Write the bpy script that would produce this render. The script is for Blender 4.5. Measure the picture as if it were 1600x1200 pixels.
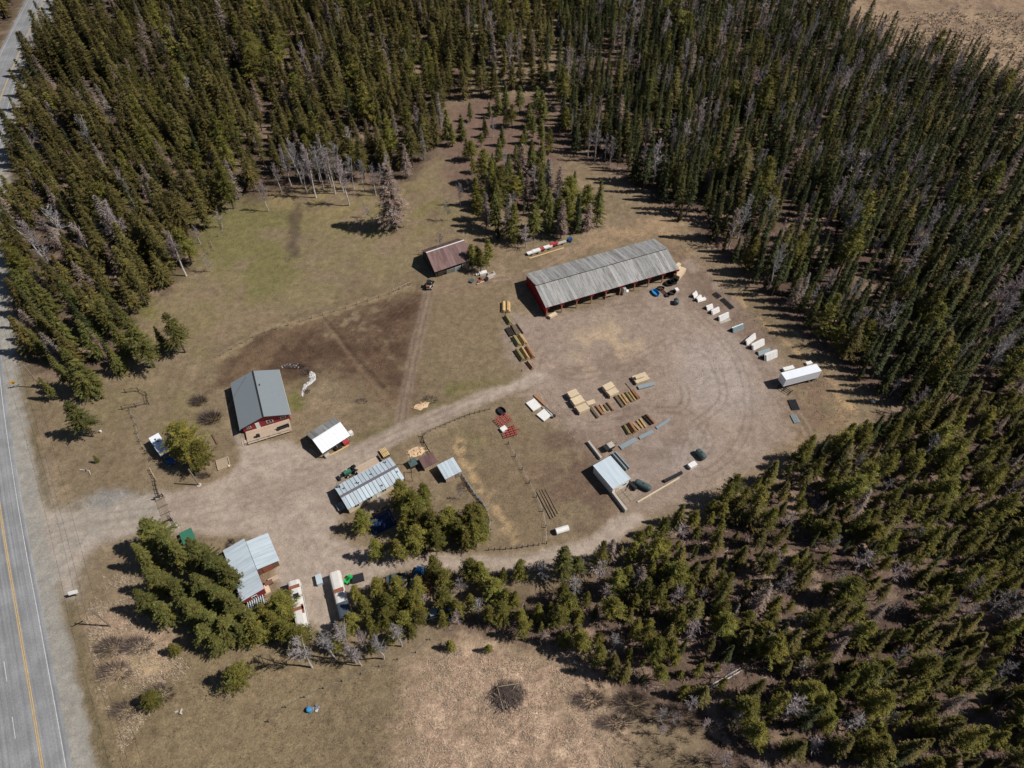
import bpy, math, random
import numpy as np
from mathutils import Vector, Matrix

for o in list(bpy.data.objects): bpy.data.objects.remove(o)
scn = bpy.context.scene
COL = scn.collection
RAD = math.radians

# ------------------------------------------------------------------ camera, sky, sun, exposure
CAM_H, FPX = 145.0, 1110.0                       # metres above ground; focal length in pixels of a 1600 px wide picture
PITCH = math.atan2(FPX, 898.0)                   # about 51 degrees below the horizon
cam_d = bpy.data.cameras.new('drone_camera')
cam = bpy.data.objects.new('drone_camera', cam_d); COL.objects.link(cam)
cam.location = (0, 0, CAM_H); cam.rotation_euler = (math.pi/2 - PITCH, 0, 0)
cam_d.sensor_width = 36.0; cam_d.lens = 36.0*FPX/1600.0
cam_d.clip_start = 1.0; cam_d.clip_end = 9000.0
scn.camera = cam
SUN_EL, SUN_AZ = RAD(49.5), RAD(-4.0)            # azimuth from +X
world = bpy.data.worlds.new('World'); scn.world = world; world.use_nodes = True
wn = world.node_tree; wn.nodes.clear()
sky = wn.nodes.new('ShaderNodeTexSky'); sky.sky_type = 'NISHITA'; sky.sun_disc = False
sky.sun_elevation = SUN_EL; sky.sun_rotation = RAD(94.0); sky.altitude = 900
bg = wn.nodes.new('ShaderNodeBackground'); bg.inputs['Strength'].default_value = 0.05
wo = wn.nodes.new('ShaderNodeOutputWorld')
wn.links.new(sky.outputs[0], bg.inputs[0]); wn.links.new(bg.outputs[0], wo.inputs[0])
sun_d = bpy.data.lights.new('sun', 'SUN'); sun_d.energy = 5.0; sun_d.angle = RAD(0.5); sun_d.color = (1.0, 0.955, 0.89)
sun = bpy.data.objects.new('sun', sun_d); COL.objects.link(sun); sun.location = (200, 0, 250)
sdir = Vector((math.cos(SUN_EL)*math.cos(SUN_AZ), math.cos(SUN_EL)*math.sin(SUN_AZ), math.sin(SUN_EL)))
sun.rotation_euler = sdir.to_track_quat('Z', 'Y').to_euler()
scn.view_settings.view_transform = 'Standard'; scn.view_settings.look = 'None'
scn.view_settings.exposure = 0.0; scn.view_settings.gamma = 1.0; scn.view_settings.use_curve_mapping = False
scn.render.engine = 'CYCLES'

# ------------------------------------------------------------------ pixel <-> ground
SP, CP = math.sin(PITCH), math.cos(PITCH)
def W(x, y, h=0.0):
    u = (x-800)/FPX; v = -(y-600)/FPX
    t = (CAM_H-h)/(SP - v*CP)
    return Vector((u*t, (CP+v*SP)*t, h))
def PX(X, Y, Z=0.0):
    dz = Z-CAM_H; zc = Y*CP-dz*SP; yc = Y*SP+dz*CP
    return 800+FPX*X/zc, 600-FPX*yc/zc
def lin(c):
    c = c/255.0
    return c/12.92 if c <= .04045 else ((c+.055)/1.055)**2.4
def C(r, g, b, k=0.93): return (lin(r)*k, lin(g)*k, lin(b)*k)
rng = np.random.default_rng(7)
random.seed(7)

# ------------------------------------------------------------------ materials
MATS = {}
def mat(name, col, rough=.8, metal=0.0, var=.0, nscale=2.0, nvar=.25, bump=.0, hue=None, spec=.3, stretch=None, col2=None, attr=None):
    """Principled surface; var = brightness change between objects, nvar = mottling, col2 = second colour mixed in by noise."""
    if name in MATS: return MATS[name]
    m = bpy.data.materials.new(name); m.use_nodes = True; MATS[name] = m
    t = m.node_tree; N = t.nodes; L = t.links; N.clear()
    out = N.new('ShaderNodeOutputMaterial'); b = N.new('ShaderNodeBsdfPrincipled'); L.new(b.outputs[0], out.inputs[0])
    b.inputs['Roughness'].default_value = rough; b.inputs['Metallic'].default_value = metal
    b.inputs['Specular IOR Level'].default_value = spec
    tc = N.new('ShaderNodeTexCoord'); mp = N.new('ShaderNodeMapping'); L.new(tc.outputs['Object'], mp.inputs[0])
    if stretch: mp.inputs['Scale'].default_value = stretch
    oi = N.new('ShaderNodeObjectInfo')
    av = N.new('ShaderNodeVectorMath'); av.operation = 'ADD'; L.new(mp.outputs[0], av.inputs[0])
    sc = N.new('ShaderNodeVectorMath'); sc.operation = 'SCALE'; sc.inputs[0].default_value = (37, 91, 53); L.new(oi.outputs['Random'], sc.inputs['Scale'])
    L.new(sc.outputs[0], av.inputs[1])
    nz = N.new('ShaderNodeTexNoise'); nz.inputs['Scale'].default_value = nscale; nz.inputs['Detail'].default_value = 5; nz.inputs['Roughness'].default_value = .65
    L.new(av.outputs[0], nz.inputs['Vector'])
    base = N.new('ShaderNodeRGB'); base.outputs[0].default_value = (*col, 1); cur = base.outputs[0]
    if attr:
        at = N.new('ShaderNodeAttribute'); at.attribute_name = attr
        mx = N.new('ShaderNodeMix'); mx.data_type = 'RGBA'; mx.blend_type = 'MULTIPLY'; mx.inputs[0].default_value = 1
        L.new(cur, mx.inputs[6]); L.new(at.outputs['Color'], mx.inputs[7]); cur = mx.outputs[2]
    if col2:
        rp = N.new('ShaderNodeMapRange'); rp.inputs[1].default_value = .48; rp.inputs[2].default_value = .62; L.new(nz.outputs[0], rp.inputs[0])
        mx = N.new('ShaderNodeMix'); mx.data_type = 'RGBA'; L.new(rp.outputs[0], mx.inputs[0])
        L.new(cur, mx.inputs[6]); mx.inputs[7].default_value = (*col2, 1); cur = mx.outputs[2]
    if hue is not None:      # second colour by object
        mx = N.new('ShaderNodeMix'); mx.data_type = 'RGBA'; L.new(oi.outputs['Random'], mx.inputs[0])
        L.new(cur, mx.inputs[6]); 
        m2 = N.new('ShaderNodeMix'); m2.data_type = 'RGBA'; m2.blend_type = 'MULTIPLY'; m2.inputs[0].default_value = 1
        L.new(cur, m2.inputs[6]); m2.inputs[7].default_value = (*hue, 1); L.new(m2.outputs[2], mx.inputs[7]); cur = mx.outputs[2]
    # brightness: 1 + nvar*(noise-.5)*2 + var*(rand-.5)*2
    r2 = N.new('ShaderNodeMath'); r2.operation = 'MULTIPLY'; r2.inputs[1].default_value = 7.31; L.new(oi.outputs['Random'], r2.inputs[0])
    fr = N.new('ShaderNodeMath'); fr.operation = 'FRACT'; L.new(r2.outputs[0], fr.inputs[0])
    a1 = N.new('ShaderNodeMath'); a1.operation = 'MULTIPLY_ADD'; a1.inputs[1].default_value = 4*nvar; a1.inputs[2].default_value = 1-2*nvar; L.new(nz.outputs[0], a1.inputs[0])
    a2 = N.new('ShaderNodeMath'); a2.operation = 'MULTIPLY_ADD'; a2.inputs[1].default_value = 2*var; a2.inputs[2].default_value = -var; L.new(fr.outputs[0], a2.inputs[0])
    a3 = N.new('ShaderNodeMath'); a3.operation = 'ADD'; L.new(a1.outputs[0], a3.inputs[0]); L.new(a2.outputs[0], a3.inputs[1])
    a4 = N.new('ShaderNodeMath'); a4.operation = 'MAXIMUM'; a4.inputs[1].default_value = .15; L.new(a3.outputs[0], a4.inputs[0])
    vm = N.new('ShaderNodeVectorMath'); vm.operation = 'SCALE'; L.new(cur, vm.inputs[0]); L.new(a4.outputs[0], vm.inputs['Scale'])
    L.new(vm.outputs[0], b.inputs['Base Color'])
    if bump:
        bp = N.new('ShaderNodeBump'); bp.inputs['Strength'].default_value = bump; bp.inputs['Distance'].default_value = .05
        L.new(nz.outputs[0], bp.inputs['Height']); L.new(bp.outputs[0], b.inputs['Normal'])
    return m

M = {}
M['spruce'] = mat('spruce_needles', (.047, .057, .021), .75, var=.4, nscale=.6, nvar=.3, hue=(1.45, 1.15, .8), attr='tint', spec=.2)
M['fir'] = mat('fir_needles', (.112, .088, .026), .75, var=.38, nscale=.6, nvar=.3, hue=(.88, .98, .95), attr='tint', spec=.2)
M['pine'] = mat('pine_needles', (.146, .126, .027), .75, var=.34, nscale=.6, nvar=.3, hue=(.85, .95, .9), attr='tint', spec=.2)
M['fieldfir'] = mat('field_fir_needles', (.112, .104, .027), .75, var=.3, nscale=.6, nvar=.3, hue=(.85, .95, .95), attr='tint', spec=.2)
M['greycrown'] = mat('dying_needles', (.205, .175, .15), .85, var=.25, nscale=.6, nvar=.25, hue=(1.15, .95, .9), attr='tint', spec=.15)
M['bark'] = mat('bark', (.085, .062, .048), .9, nscale=3, nvar=.35, var=.2)
M['aspen'] = mat('aspen_bark', (.55, .51, .48), .8, nscale=3, nvar=.25, col2=(.3, .26, .24), var=.15)
M['twig'] = mat('bare_twigs', (.30, .287, .285), .85, var=.3, nscale=1, nvar=.2, hue=(1.15, .95, .95), spec=.15)
M['brush'] = mat('brown_brush', (.10, .075, .065), .9, var=.25, nscale=1, nvar=.25, spec=.1)
M['straw'] = mat('dry_grass', (.52, .42, .32), .9, nscale=.5, nvar=.4, spec=.1)
M['galv'] = mat('weathered_galvanised_steel', C(170, 170, 168), .5, .2, var=.2, nscale=.7, nvar=.24, stretch=(2, .25, 1), col2=C(128, 122, 116))
M['palemetal'] = mat('pale_blue_steel', C(196, 208, 216), .42, .2, var=.1, nscale=.7, nvar=.16, stretch=(2, .25, 1))
M['whitemetal'] = mat('white_steel', C(226, 230, 236), .45, 0, var=.03, nscale=.8, nvar=.06)
M['blueroof'] = mat('blue_grey_shingles', C(124, 132, 137), .85, nscale=4, nvar=.12, bump=.2)
M['rustroof'] = mat('rusty_steel_roof', C(118, 92, 90), .6, .15, var=.12, nscale=.5, nvar=.22, stretch=(1, .3, 1), col2=C(92, 68, 64))
M['redpaint'] = mat('red_paint', C(132, 22, 30), .7, nscale=1.5, nvar=.2)
M['redsiding'] = mat('red_siding', C(138, 48, 52), .75, nscale=1.5, nvar=.15)
M['brownwood'] = mat('brown_boards', C(112, 82, 66), .85, nscale=2, nvar=.25, var=.1)
M['greywood'] = mat('weathered_wood', C(138, 124, 108), .85, nscale=2, nvar=.25, var=.12)
M['darkwood'] = mat('dark_timber', C(62, 52, 46), .85, nscale=2, nvar=.25, var=.12)
M['deck'] = mat('deck_boards', C(182, 162, 142), .8, nscale=1.5, nvar=.15, var=.06)
M['lumber'] = mat('fresh_lumber', C(208, 188, 158), .75, nscale=1.2, nvar=.1, var=.1)
M['post_yellow'] = mat('peeled_posts', C(202, 172, 124), .8, nscale=1.2, nvar=.2, var=.12)
M['post_green'] = mat('treated_posts', C(160, 146, 100), .8, nscale=1.2, nvar=.2, var=.12)
M['post_red'] = mat('reddish_posts', C(172, 132, 98), .8, nscale=1.2, nvar=.2, var=.12)
M['post_grey'] = mat('grey_posts', C(130, 114, 94), .85, nscale=1.2, nvar=.2, var=.12)
M['bluesheet'] = mat('blue_grey_sheets', C(146, 158, 164), .45, .2, nscale=.8, nvar=.08, var=.06)
M['white'] = mat('white_paint', C(222, 220, 216), .6, nscale=1.2, nvar=.08)
M['concrete'] = mat('pale_concrete', C(178, 170, 160), .9, nscale=1.5, nvar=.15)
M['black'] = mat('black_plastic', C(40, 42, 46), .5, nscale=1.2, nvar=.15)
M['darkmetal'] = mat('dark_steel', C(52, 52, 54), .5, .3, nscale=1.2, nvar=.2)
M['teal'] = mat('dark_teal_plastic', C(74, 90, 92), .5, nscale=1.2, nvar=.12)
M['blueplastic'] = mat('blue_plastic', C(62, 138, 190), .45, nscale=1.2, nvar=.1)
M['bluepaint'] = mat('blue_paint', C(40, 82, 124), .4, nscale=1.2, nvar=.1)
M['greenpaint'] = mat('green_plastic', C(24, 170, 74), .5, nscale=1.2, nvar=.1)
M['greenmetal'] = mat('green_sheet_metal', C(56, 112, 92), .55, nscale=1.2, nvar=.1)
M['rust'] = mat('rust', C(136, 84, 66), .85, nscale=1.5, nvar=.25)
M['buswhite'] = mat('chalky_white_paint', C(206, 202, 196), .65, nscale=.7, nvar=.1)
M['glass'] = mat('dark_glass', C(28, 34, 40), .12, nscale=1, nvar=.05, spec=.6)
M['tyre'] = mat('tyre_rubber', C(30, 30, 32), .85, nscale=1, nvar=.1)
M['yellowsign'] = mat('yellow_sign', C(228, 160, 20), .5, nscale=1, nvar=.05)
M['cream'] = mat('cream_siding', C(206, 192, 164), .75, nscale=1.5, nvar=.1)
M['redimp'] = mat('red_implement_paint', C(168, 62, 66), .6, nscale=1.2, nvar=.2)
M['stone'] = mat('pale_stones', C(186, 184, 182), .9, nscale=1.5, nvar=.25, var=.2)
M['chips'] = mat('wood_chips', C(206, 176, 142), .9, nscale=3, nvar=.3, bump=.4)
M['orange'] = mat('orange_paint', C(190, 88, 40), .6, nscale=1.2, nvar=.1)
M['stripgrey'] = mat('grey_ridge_felt', C(104,100,106), .8, nscale=1.5, nvar=.12)
M['busdark'] = mat('faded_dark_blue_paint', C(70,82,94), .6, nscale=.7, nvar=.2)
M['sand'] = mat('sandbox_sand', C(158,142,120), .95, nscale=3, nvar=.15)
M['weeds'] = mat('dull_weeds', C(150,132,104), .9, nscale=.5, nvar=.4, spec=.1)
M['pebble'] = mat('dull_pebbles', C(146,132,120), .9, nscale=.6, nvar=.35)
M['tarp'] = mat('blue_tarp', C(18, 44, 84), .6, nscale=1.2, nvar=.15)

# ------------------------------------------------------------------ mesh helpers
class MB:
    def __init__(s): s.v = []; s.f = []
    def add(s, vs, fs, T=None):
        n = len(s.v)
        s.v += [tuple(T @ Vector(p)) if T else tuple(p) for p in vs]
        s.f += [tuple(i+n for i in f) for f in fs]; return s
    def box(s, c, d, rz=0.0, rx=0.0, ry=0.0):
        x, y, z = d[0]/2, d[1]/2, d[2]/2
        vs = [(-x,-y,-z),(x,-y,-z),(x,y,-z),(-x,y,-z),(-x,-y,z),(x,-y,z),(x,y,z),(-x,y,z)]
        fs = [(0,3,2,1),(4,5,6,7),(0,1,5,4),(1,2,6,5),(2,3,7,6),(3,0,4,7)]
        T = Matrix.Translation(c) @ Matrix.Rotation(rz,4,'Z') @ Matrix.Rotation(rx,4,'X') @ Matrix.Rotation(ry,4,'Y')
        return s.add(vs, fs, T)
    def tube(s, a, b, r, r2=None, n=8, cap=True):
        a = Vector(a); b = Vector(b); r2 = r if r2 is None else r2
        q = (b-a).to_track_quat('Z','Y'); vs = []; fs = []
        for p, rr in ((a,r),(b,r2)):
            for i in range(n):
                t = 2*math.pi*i/n; vs.append(p + q @ Vector((rr*math.cos(t), rr*math.sin(t), 0)))
        for i in range(n): fs.append((i,(i+1)%n,n+(i+1)%n,n+i))
        if cap: fs.append(tuple(range(n-1,-1,-1))); fs.append(tuple(range(n,2*n)))
        return s.add(vs, fs)
    def prism(s, prof, y0, y1):          # profile in x,z swept along y
        n = len(prof)
        vs = [(x,y0,z) for x,z in prof] + [(x,y1,z) for x,z in prof]
        fs = [(i,(i+1)%n,n+(i+1)%n,n+i) for i in range(n)] + [tuple(range(n-1,-1,-1)), tuple(range(n,2*n))]
        return s.add(vs, fs)
    def lathe(s, prof, n=12, c=(0,0,0), sx=1, sy=1):
        vs = []; fs = []; k = len(prof)
        for r, z in prof:
            for i in range(n):
                t = 2*math.pi*i/n; vs.append((c[0]+r*math.cos(t)*sx, c[1]+r*math.sin(t)*sy, c[2]+z))
        for j in range(k-1):
            for i in range(n): fs.append((j*n+i, j*n+(i+1)%n, (j+1)*n+(i+1)%n, (j+1)*n+i))
        fs.append(tuple(range(n-1,-1,-1))); fs.append(tuple(range((k-1)*n, k*n)))
        return s.add(vs, fs)
    def mesh(s, name, m):
        me = bpy.data.meshes.new(name); me.from_pydata(s.v, [], s.f); me.update()
        if m is not None: me.materials.append(m)
        return me
def link(name, me, parent=None, loc=None, rz=None):
    o = bpy.data.objects.new(name, me); COL.objects.link(o)
    if parent is not None: o.parent = parent
    if loc is not None: o.location = loc
    if rz is not None: o.rotation_euler = (0,0,rz)
    return o
def part(name, mb, m, parent, loc=None, rz=None, label=None):
    o = link(name, mb.mesh(name, M[m] if isinstance(m,str) else m), parent, loc, rz)
    if label: o['label'] = label
    return o
def tag(o, label, cat, group=None):
    o['label'] = label; o['category'] = cat
    if group: o['group'] = group
    return o
def thing(name, label, cat, loc, rz=0.0, group=None):
    o = link(name, None, None, loc, rz); o.empty_display_size = .5
    return tag(o, label, cat, group)
def npmesh(name, v, f, m):               # triangles from numpy
    me = bpy.data.meshes.new(name); nv, nf = len(v), len(f)
    me.vertices.add(nv); me.vertices.foreach_set('co', np.ascontiguousarray(v, dtype=np.float32).ravel())
    me.loops.add(nf*3); me.loops.foreach_set('vertex_index', np.ascontiguousarray(f, dtype=np.int32).ravel())
    me.polygons.add(nf); me.polygons.foreach_set('loop_start', np.arange(nf, dtype=np.int32)*3)
    me.update(calc_edges=True)
    if m is not None: me.materials.append(m)
    return me
def ang(a, b): return math.atan2(b[1]-a[1], b[0]-a[0])

# ------------------------------------------------------------------ ground: one sheet, colours of soil and turf by place
def seq(lo, hi, step): return list(np.arange(lo, hi+1e-6, step))
xs = np.array(sorted(set([-4000,-1500,-700,-450] + seq(-340,-122,2.0) + seq(-120,110,.5) + seq(112,340,2.0) + [450,700,1500,4000])))
ys_ = [-3000,-800,-200,-60,-20,0,10]; y = 14.0
while y < 430: ys_.append(y); y += max(.5, (y-150)*.011+.5) if y > 150 else .5
ys = np.array(ys_ + [500,650,1000,2000,5000])
GX, GY = np.meshgrid(xs, ys); NXg, NYg = len(xs), len(ys)
PXg, PYg = GX.ravel(), GY.ravel()
_hn = rng.random((256,256))
def vnoise(x, y, s, seed=0):
    x = x/s + seed*17.3; y = y/s + seed*41.7
    xi = np.floor(x).astype(int); yi = np.floor(y).astype(int); fx = x-xi; fy = y-yi
    fx = fx*fx*(3-2*fx); fy = fy*fy*(3-2*fy)
    h = lambda a,b: _hn[a%256, b%256]
    return (h(xi,yi)*(1-fx)+h(xi+1,yi)*fx)*(1-fy)+(h(xi,yi+1)*(1-fx)+h(xi+1,yi+1)*fx)*fy
def fbm(x, y, s, seed=0, o=4):
    t = 0; a = .5; n = 0
    for i in range(o): t = t + a*vnoise(x,y,s/2**i,seed+i*3); n += a; a *= .55
    return t/n
WPX = PXg + (fbm(PXg,PYg,6,1)-.5)*5 + (fbm(PXg,PYg,1.6,5,2)-.5)*1.5
WPY = PYg + (fbm(PXg,PYg,6,2)-.5)*5 + (fbm(PXg,PYg,1.6,6,2)-.5)*1.5
def to_world(pts): return np.array([[*W(a,b)[:2]] for a,b in pts])
def sdist(px, py, P, closed=True):
    d = np.full(px.shape, 1e9); ins = np.zeros(px.shape, bool); n = len(P)
    for i in range(n if closed else n-1):
        a = P[i]; b = P[(i+1)%n]; e = b-a; L2 = max(1e-9, e@e)
        t = np.clip(((px-a[0])*e[0]+(py-a[1])*e[1])/L2, 0, 1)
        d = np.minimum(d, np.hypot(px-a[0]-t*e[0], py-a[1]-t*e[1]))
        if closed:
            c = ((a[1] > py) != (b[1] > py)) & (px < (b[0]-a[0])*(py-a[1])/((b[1]-a[1]) if b[1] != a[1] else 1e-9)+a[0]); ins ^= c
    return np.where(ins, -d, d) if closed else d
def ss(x, a, b): t = np.clip((x-a)/(b-a),0,1); return t*t*(3-2*t)
def poly(pts, soft=2.0, warp=True):
    P = to_world(pts); d = sdist(WPX if warp else PXg, WPY if warp else PYg, P)
    return 1-ss(d, -soft, soft)
def line(pts, w, soft=.6, warp=False):
    P = to_world(pts); d = sdist(WPX if warp else PXg, WPY if warp else PYg, P, False)
    return 1-ss(d, w-soft, w+soft)
n30, n12, n5, n2 = (fbm(PXg,PYg,s,i) for s,i in ((34,11),(13,12),(5,13),(2.0,14)))
n1 = vnoise(PXg,PYg,.8,15)
col = np.tile(np.array(C(130,116,95)), (len(PXg),1)); rough = np.full(len(PXg), .55)
def lay(mask, c, r=None):
    global col, rough
    mk = np.clip(mask,0,1)[:,None]; col = col*(1-mk) + np.array(c)*mk
    if r is not None: rough = rough*(1-mk[:,0]) + r*mk[:,0]
lay(ss(n12,.48,.66)*.5, C(115,101,81)); lay(ss(n30,.5,.66)*.4, C(142,124,102)); lay(ss(n2,.58,.76)*.45, C(100,86,68)); lay(ss(n5,.58,.72)*.5, C(150,133,110))
# woodland floor
WOOD_E = [(900,-60),(890,60),(862,150),(872,235),(940,262),(1000,305),(1070,342),(1120,392),(1165,440),(1215,480),(1255,520),(1300,560),(1345,600),(1400,640),(1330,700),(1260,735),(1180,775),(1080,820),(1010,850),(950,885),(880,930),(800,940),(700,955),(690,990),(850,1010),(905,1060),(1000,1105),(1100,1150),(1120,1300),(2300,1300),(2300,-60)]
WOOD_W = [(-400,-60),(740,-60),(725,120),(702,170),(690,235),(640,280),(590,290),(540,285),(470,300),(420,310),(345,345),(320,395),(290,440),(235,480),(200,520),(170,570),(110,600),(45,580),(-10,520),(-400,500)]
mE, mW = poly(WOOD_E, 3), poly(WOOD_W, 3)
duff = C(104,88,78)
lay(mE, duff, .8); lay(mW, C(98,84,72), .8)
lay(np.maximum(mE,mW)*ss(n5,.52,.7)*.7, C(150,130,112)); lay(np.maximum(mE,mW)*ss(n12,.55,.7)*.6, C(82,68,60))
# clearing, pasture and turf
lay(poly([(705,165),(760,150),(850,150),(880,240),(830,330),(740,330),(690,280),(690,220)],4), C(116,97,86), .5)
gr = C(115,111,73)
lay(poly([(240,490),(320,400),(345,345),(470,305),(640,290),(690,250),(730,330),(660,380),(640,430),(500,480),(400,510),(330,560),(250,560),(180,590)],8)*ss(n5,.34,.6)*.6, C(126,117,84))
lay(poly([(300,330),(380,310),(470,330),(500,370),(470,430),(420,470),(330,470),(240,490),(215,480),(300,420)],7)*ss(n12,.34,.55)*.85, gr)
lay(poly([(520,330),(640,300),(720,290),(700,340),(620,370),(540,370)],6)*ss(n5,.4,.6)*.6, C(120,114,76))
lay(poly([(410,300),(540,290),(560,340),(450,345)],4)*ss(n5,.35,.6)*.7, C(138,124,90))
lay(poly([(150,600),(330,600),(345,690),(200,690),(90,660)],5)*ss(n5,.4,.65)*.5, C(116,108,76))
lay(poly([(205,470),(245,470),(240,500),(210,500)],3)*.6, C(110,112,56))
lay(poly([(455,320),(470,330),(462,400),(445,410),(450,350)],1.5)*.7, C(82,70,64))
lay(poly([(650,560),(700,590),(820,590),(740,610),(650,645),(640,620)],3)*ss(n5,.38,.6)*.75, C(106,104,62))
lay(poly([(560,680),(620,660),(650,660),(600,690)],3)*.5, C(104,104,60))
lay(poly([(445,590),(470,585),(480,640),(450,650)],2)*ss(n5,.35,.6)*.8, C(100,106,52))
# tilled plot
plot = poly([(325,615),(335,575),(352,556),(400,525),(500,495),(600,466),(650,452),(660,470),(648,560),(636,640),(560,600),(500,575),(470,600),(420,600),(380,590),(350,610)],5.5)*ss(n5+n2*.3,.36,.52)
lay(plot, C(100,82,67), .6); lay(plot*ss(n5,.42,.62)*.7, C(80,64,53)); lay(plot*ss(n12,.56,.7)*.6, C(122,104,83))
row = .5+.5*np.sin((PXg*math.cos(2.6)+PYg*math.sin(2.6))*4.6+n5*3)
lay(plot*poly([(560,480),(650,452),(650,520),(620,560),(560,540)],5)*row*ss(n5,.38,.6)*.5, C(70,54,46))
lay(line([(500,490),(560,560),(600,605)],.5,.5)*.7, C(78,62,52)); lay(line([(505,500),(565,580),(620,640)],.5,.4)*.4, C(140,120,100))
lay(line([(340,560),(400,523),(500,492),(600,463),(640,448)],1.3,.8,True)*.6, C(150,134,106))
# mown field right of the track
lay(poly([(668,470),(780,470),(830,585),(650,600)],3)*.8, C(126,112,90)); lay(poly([(690,500),(780,490),(800,560),(680,570)],3)*(.5+.5*np.sin((PXg*.5+PYg*.87)*2.2))*.16, C(150,132,104))
# two-rut farm track
lay(line([(672,452),(655,520),(640,590),(626,660)],1.6,.8)*.75, C(140,124,110), .35)
for dx in (-.75,.75):
    P = [(W(a,b).x+dx, W(a,b).y) for a,b in ((672,452),(655,520),(640,590),(626,660))]
    d = sdist(PXg,PYg,np.array(P),False); lay((1-ss(d,.1,.5))*.6, C(104,88,76))
lay(line([(672,452),(760,440),(830,425),(890,395),(960,360),(1010,330)],2.2,1.6,True)*.5, C(136,118,100))
# tracks behind the barn and pale grass
lay(poly([(830,420),(900,385),(960,330),(1040,320),(1090,360),(1040,380),(1020,368),(930,395)],3)*ss(n5,.4,.6)*.6, C(164,140,112))
lay(line([(1060,390),(1110,430),(1160,470),(1220,530),(1290,590),(1330,640)],1.0,1.0,True)*ss(n2,.3,.6)*.75, C(178,152,116))
lay(poly([(1230,600),(1290,600),(1330,640),(1300,680),(1250,690)],3)*ss(n5,.4,.6)*.6, C(150,126,98))
# big gravel yard
YARD = [(795,560),(785,520),(800,490),(860,496),(960,470),(1050,440),(1075,400),(1100,420),(1150,470),(1210,540),(1220,570),(1225,620),(1240,680),(1200,715),(1130,755),(1060,785),(1010,800),(975,800),(950,760),(930,720),(900,690),(870,660),(850,640),(800,620),(830,590)]
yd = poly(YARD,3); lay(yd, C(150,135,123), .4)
lay(yd*ss(n12,.5,.66)*.6, C(128,112,100)); lay(yd*ss(n5,.55,.72)*.5, C(162,147,134)); lay(yd*ss(n2,.56,.74)*.4, C(120,104,92))
lay(poly([(1060,540),(1130,520),(1180,560),(1190,640),(1120,650),(1070,620)],7)*.75, C(165,155,149), .35)
lay(poly([(900,530),(960,505),(1010,520),(960,570),(900,570)],6)*ss(n5,.35,.6)*.8, C(182,162,134))
lay(poly([(1000,690),(1080,660),(1120,700),(1080,735),(1000,745)],5)*.6, C(158,147,141))
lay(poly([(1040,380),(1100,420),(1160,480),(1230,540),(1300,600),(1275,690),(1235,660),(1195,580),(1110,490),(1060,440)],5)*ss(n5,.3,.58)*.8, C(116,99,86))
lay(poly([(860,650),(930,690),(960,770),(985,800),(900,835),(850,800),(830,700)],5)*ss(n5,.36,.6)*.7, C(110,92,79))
lay(yd*poly([(980,640),(1060,640),(1090,700),(1000,740),(960,690)],5)*ss(n5,.4,.6)*.6, C(122,106,95))
lay(yd*poly([(840,560),(960,560),(1060,545),(1050,580),(900,590),(840,610)],4)*ss(n5,.36,.6)*.6, C(170,153,138))
def tyres(pts, gap=1.9, c=C(112,96,85), a=.55, k=1):
    P = to_world(pts)
    # resample smooth (Catmull-Rom)
    Q = []
    for i in range(len(P)-1):
        p0, p1, p2, p3 = P[max(i-1,0)], P[i], P[i+1], P[min(i+2,len(P)-1)]
        for t in np.linspace(0,1,7)[:-1]:
            Q.append(.5*((2*p1)+(p2-p0)*t+(2*p0-5*p1+4*p2-p3)*t*t+(3*p1-p0-3*p2+p3)*t**3))
    Q = np.array(Q+[P[-1]]); T = np.gradient(Q,axis=0); T /= np.linalg.norm(T,axis=1)[:,None]; Nn = np.stack([-T[:,1],T[:,0]],1)
    for j in range(k):
        for s in (-.5,.5):
            d = sdist(PXg,PYg,Q+Nn*(s*gap+j*.9),False); lay((1-ss(d,.12,.5))*a*1.25*ss(n5,.3,.5), c)
loop = [(835,600),(880,630),(930,668),(975,690),(1010,700)]
for k_, pts in enumerate([
    [(830,592),(900,560),(1000,510),(1080,490),(1150,540),(1190,610),(1200,680),(1150,740),(1060,785)],
    [(840,596),(890,580),(960,575),(1040,580),(1070,610),(1060,640),(1000,640),(930,655),(890,645)],
    [(850,610),(880,650),(920,670),(975,660),(1040,640),(1080,650),(1110,690),(1080,720),(1100,660)],
    [(1090,500),(1140,550),(1180,600),(1195,650),(1170,710),(1100,760)],
    [(1080,480),(1150,560),(1170,640),(1150,700),(1100,740),(1070,720),(1080,680)],
    [(860,510),(840,560),(830,600),(780,620)], [(870,505),(900,540),(1000,500),(1080,495)],
    [(1060,385),(1110,440),(1150,480),(1200,530),(1250,590),(1280,640),(1250,690)],[(1050,390),(1090,420),(1140,490),(1190,570),(1215,640)],[(860,505),(920,490),(1010,480),(1080,500),(1130,550)],
    [(840,520),(850,560),(900,590),(990,560),(1060,530),(1110,560),(1130,620),(1090,660)],[(760,440),(830,430),(880,400),(950,350),(1010,325)],[(770,436),(840,420),(900,385),(970,335)],
    [(900,830),(920,780),(905,720),(880,670)], [(905,830),(940,780),(930,720)], [(1190,600),(1240,640),(1270,690)]]):
    tyres(pts, a=.36 if k_ % 2 else .3, c=C(112,96,85) if k_ % 3 else C(158,144,130))
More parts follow.
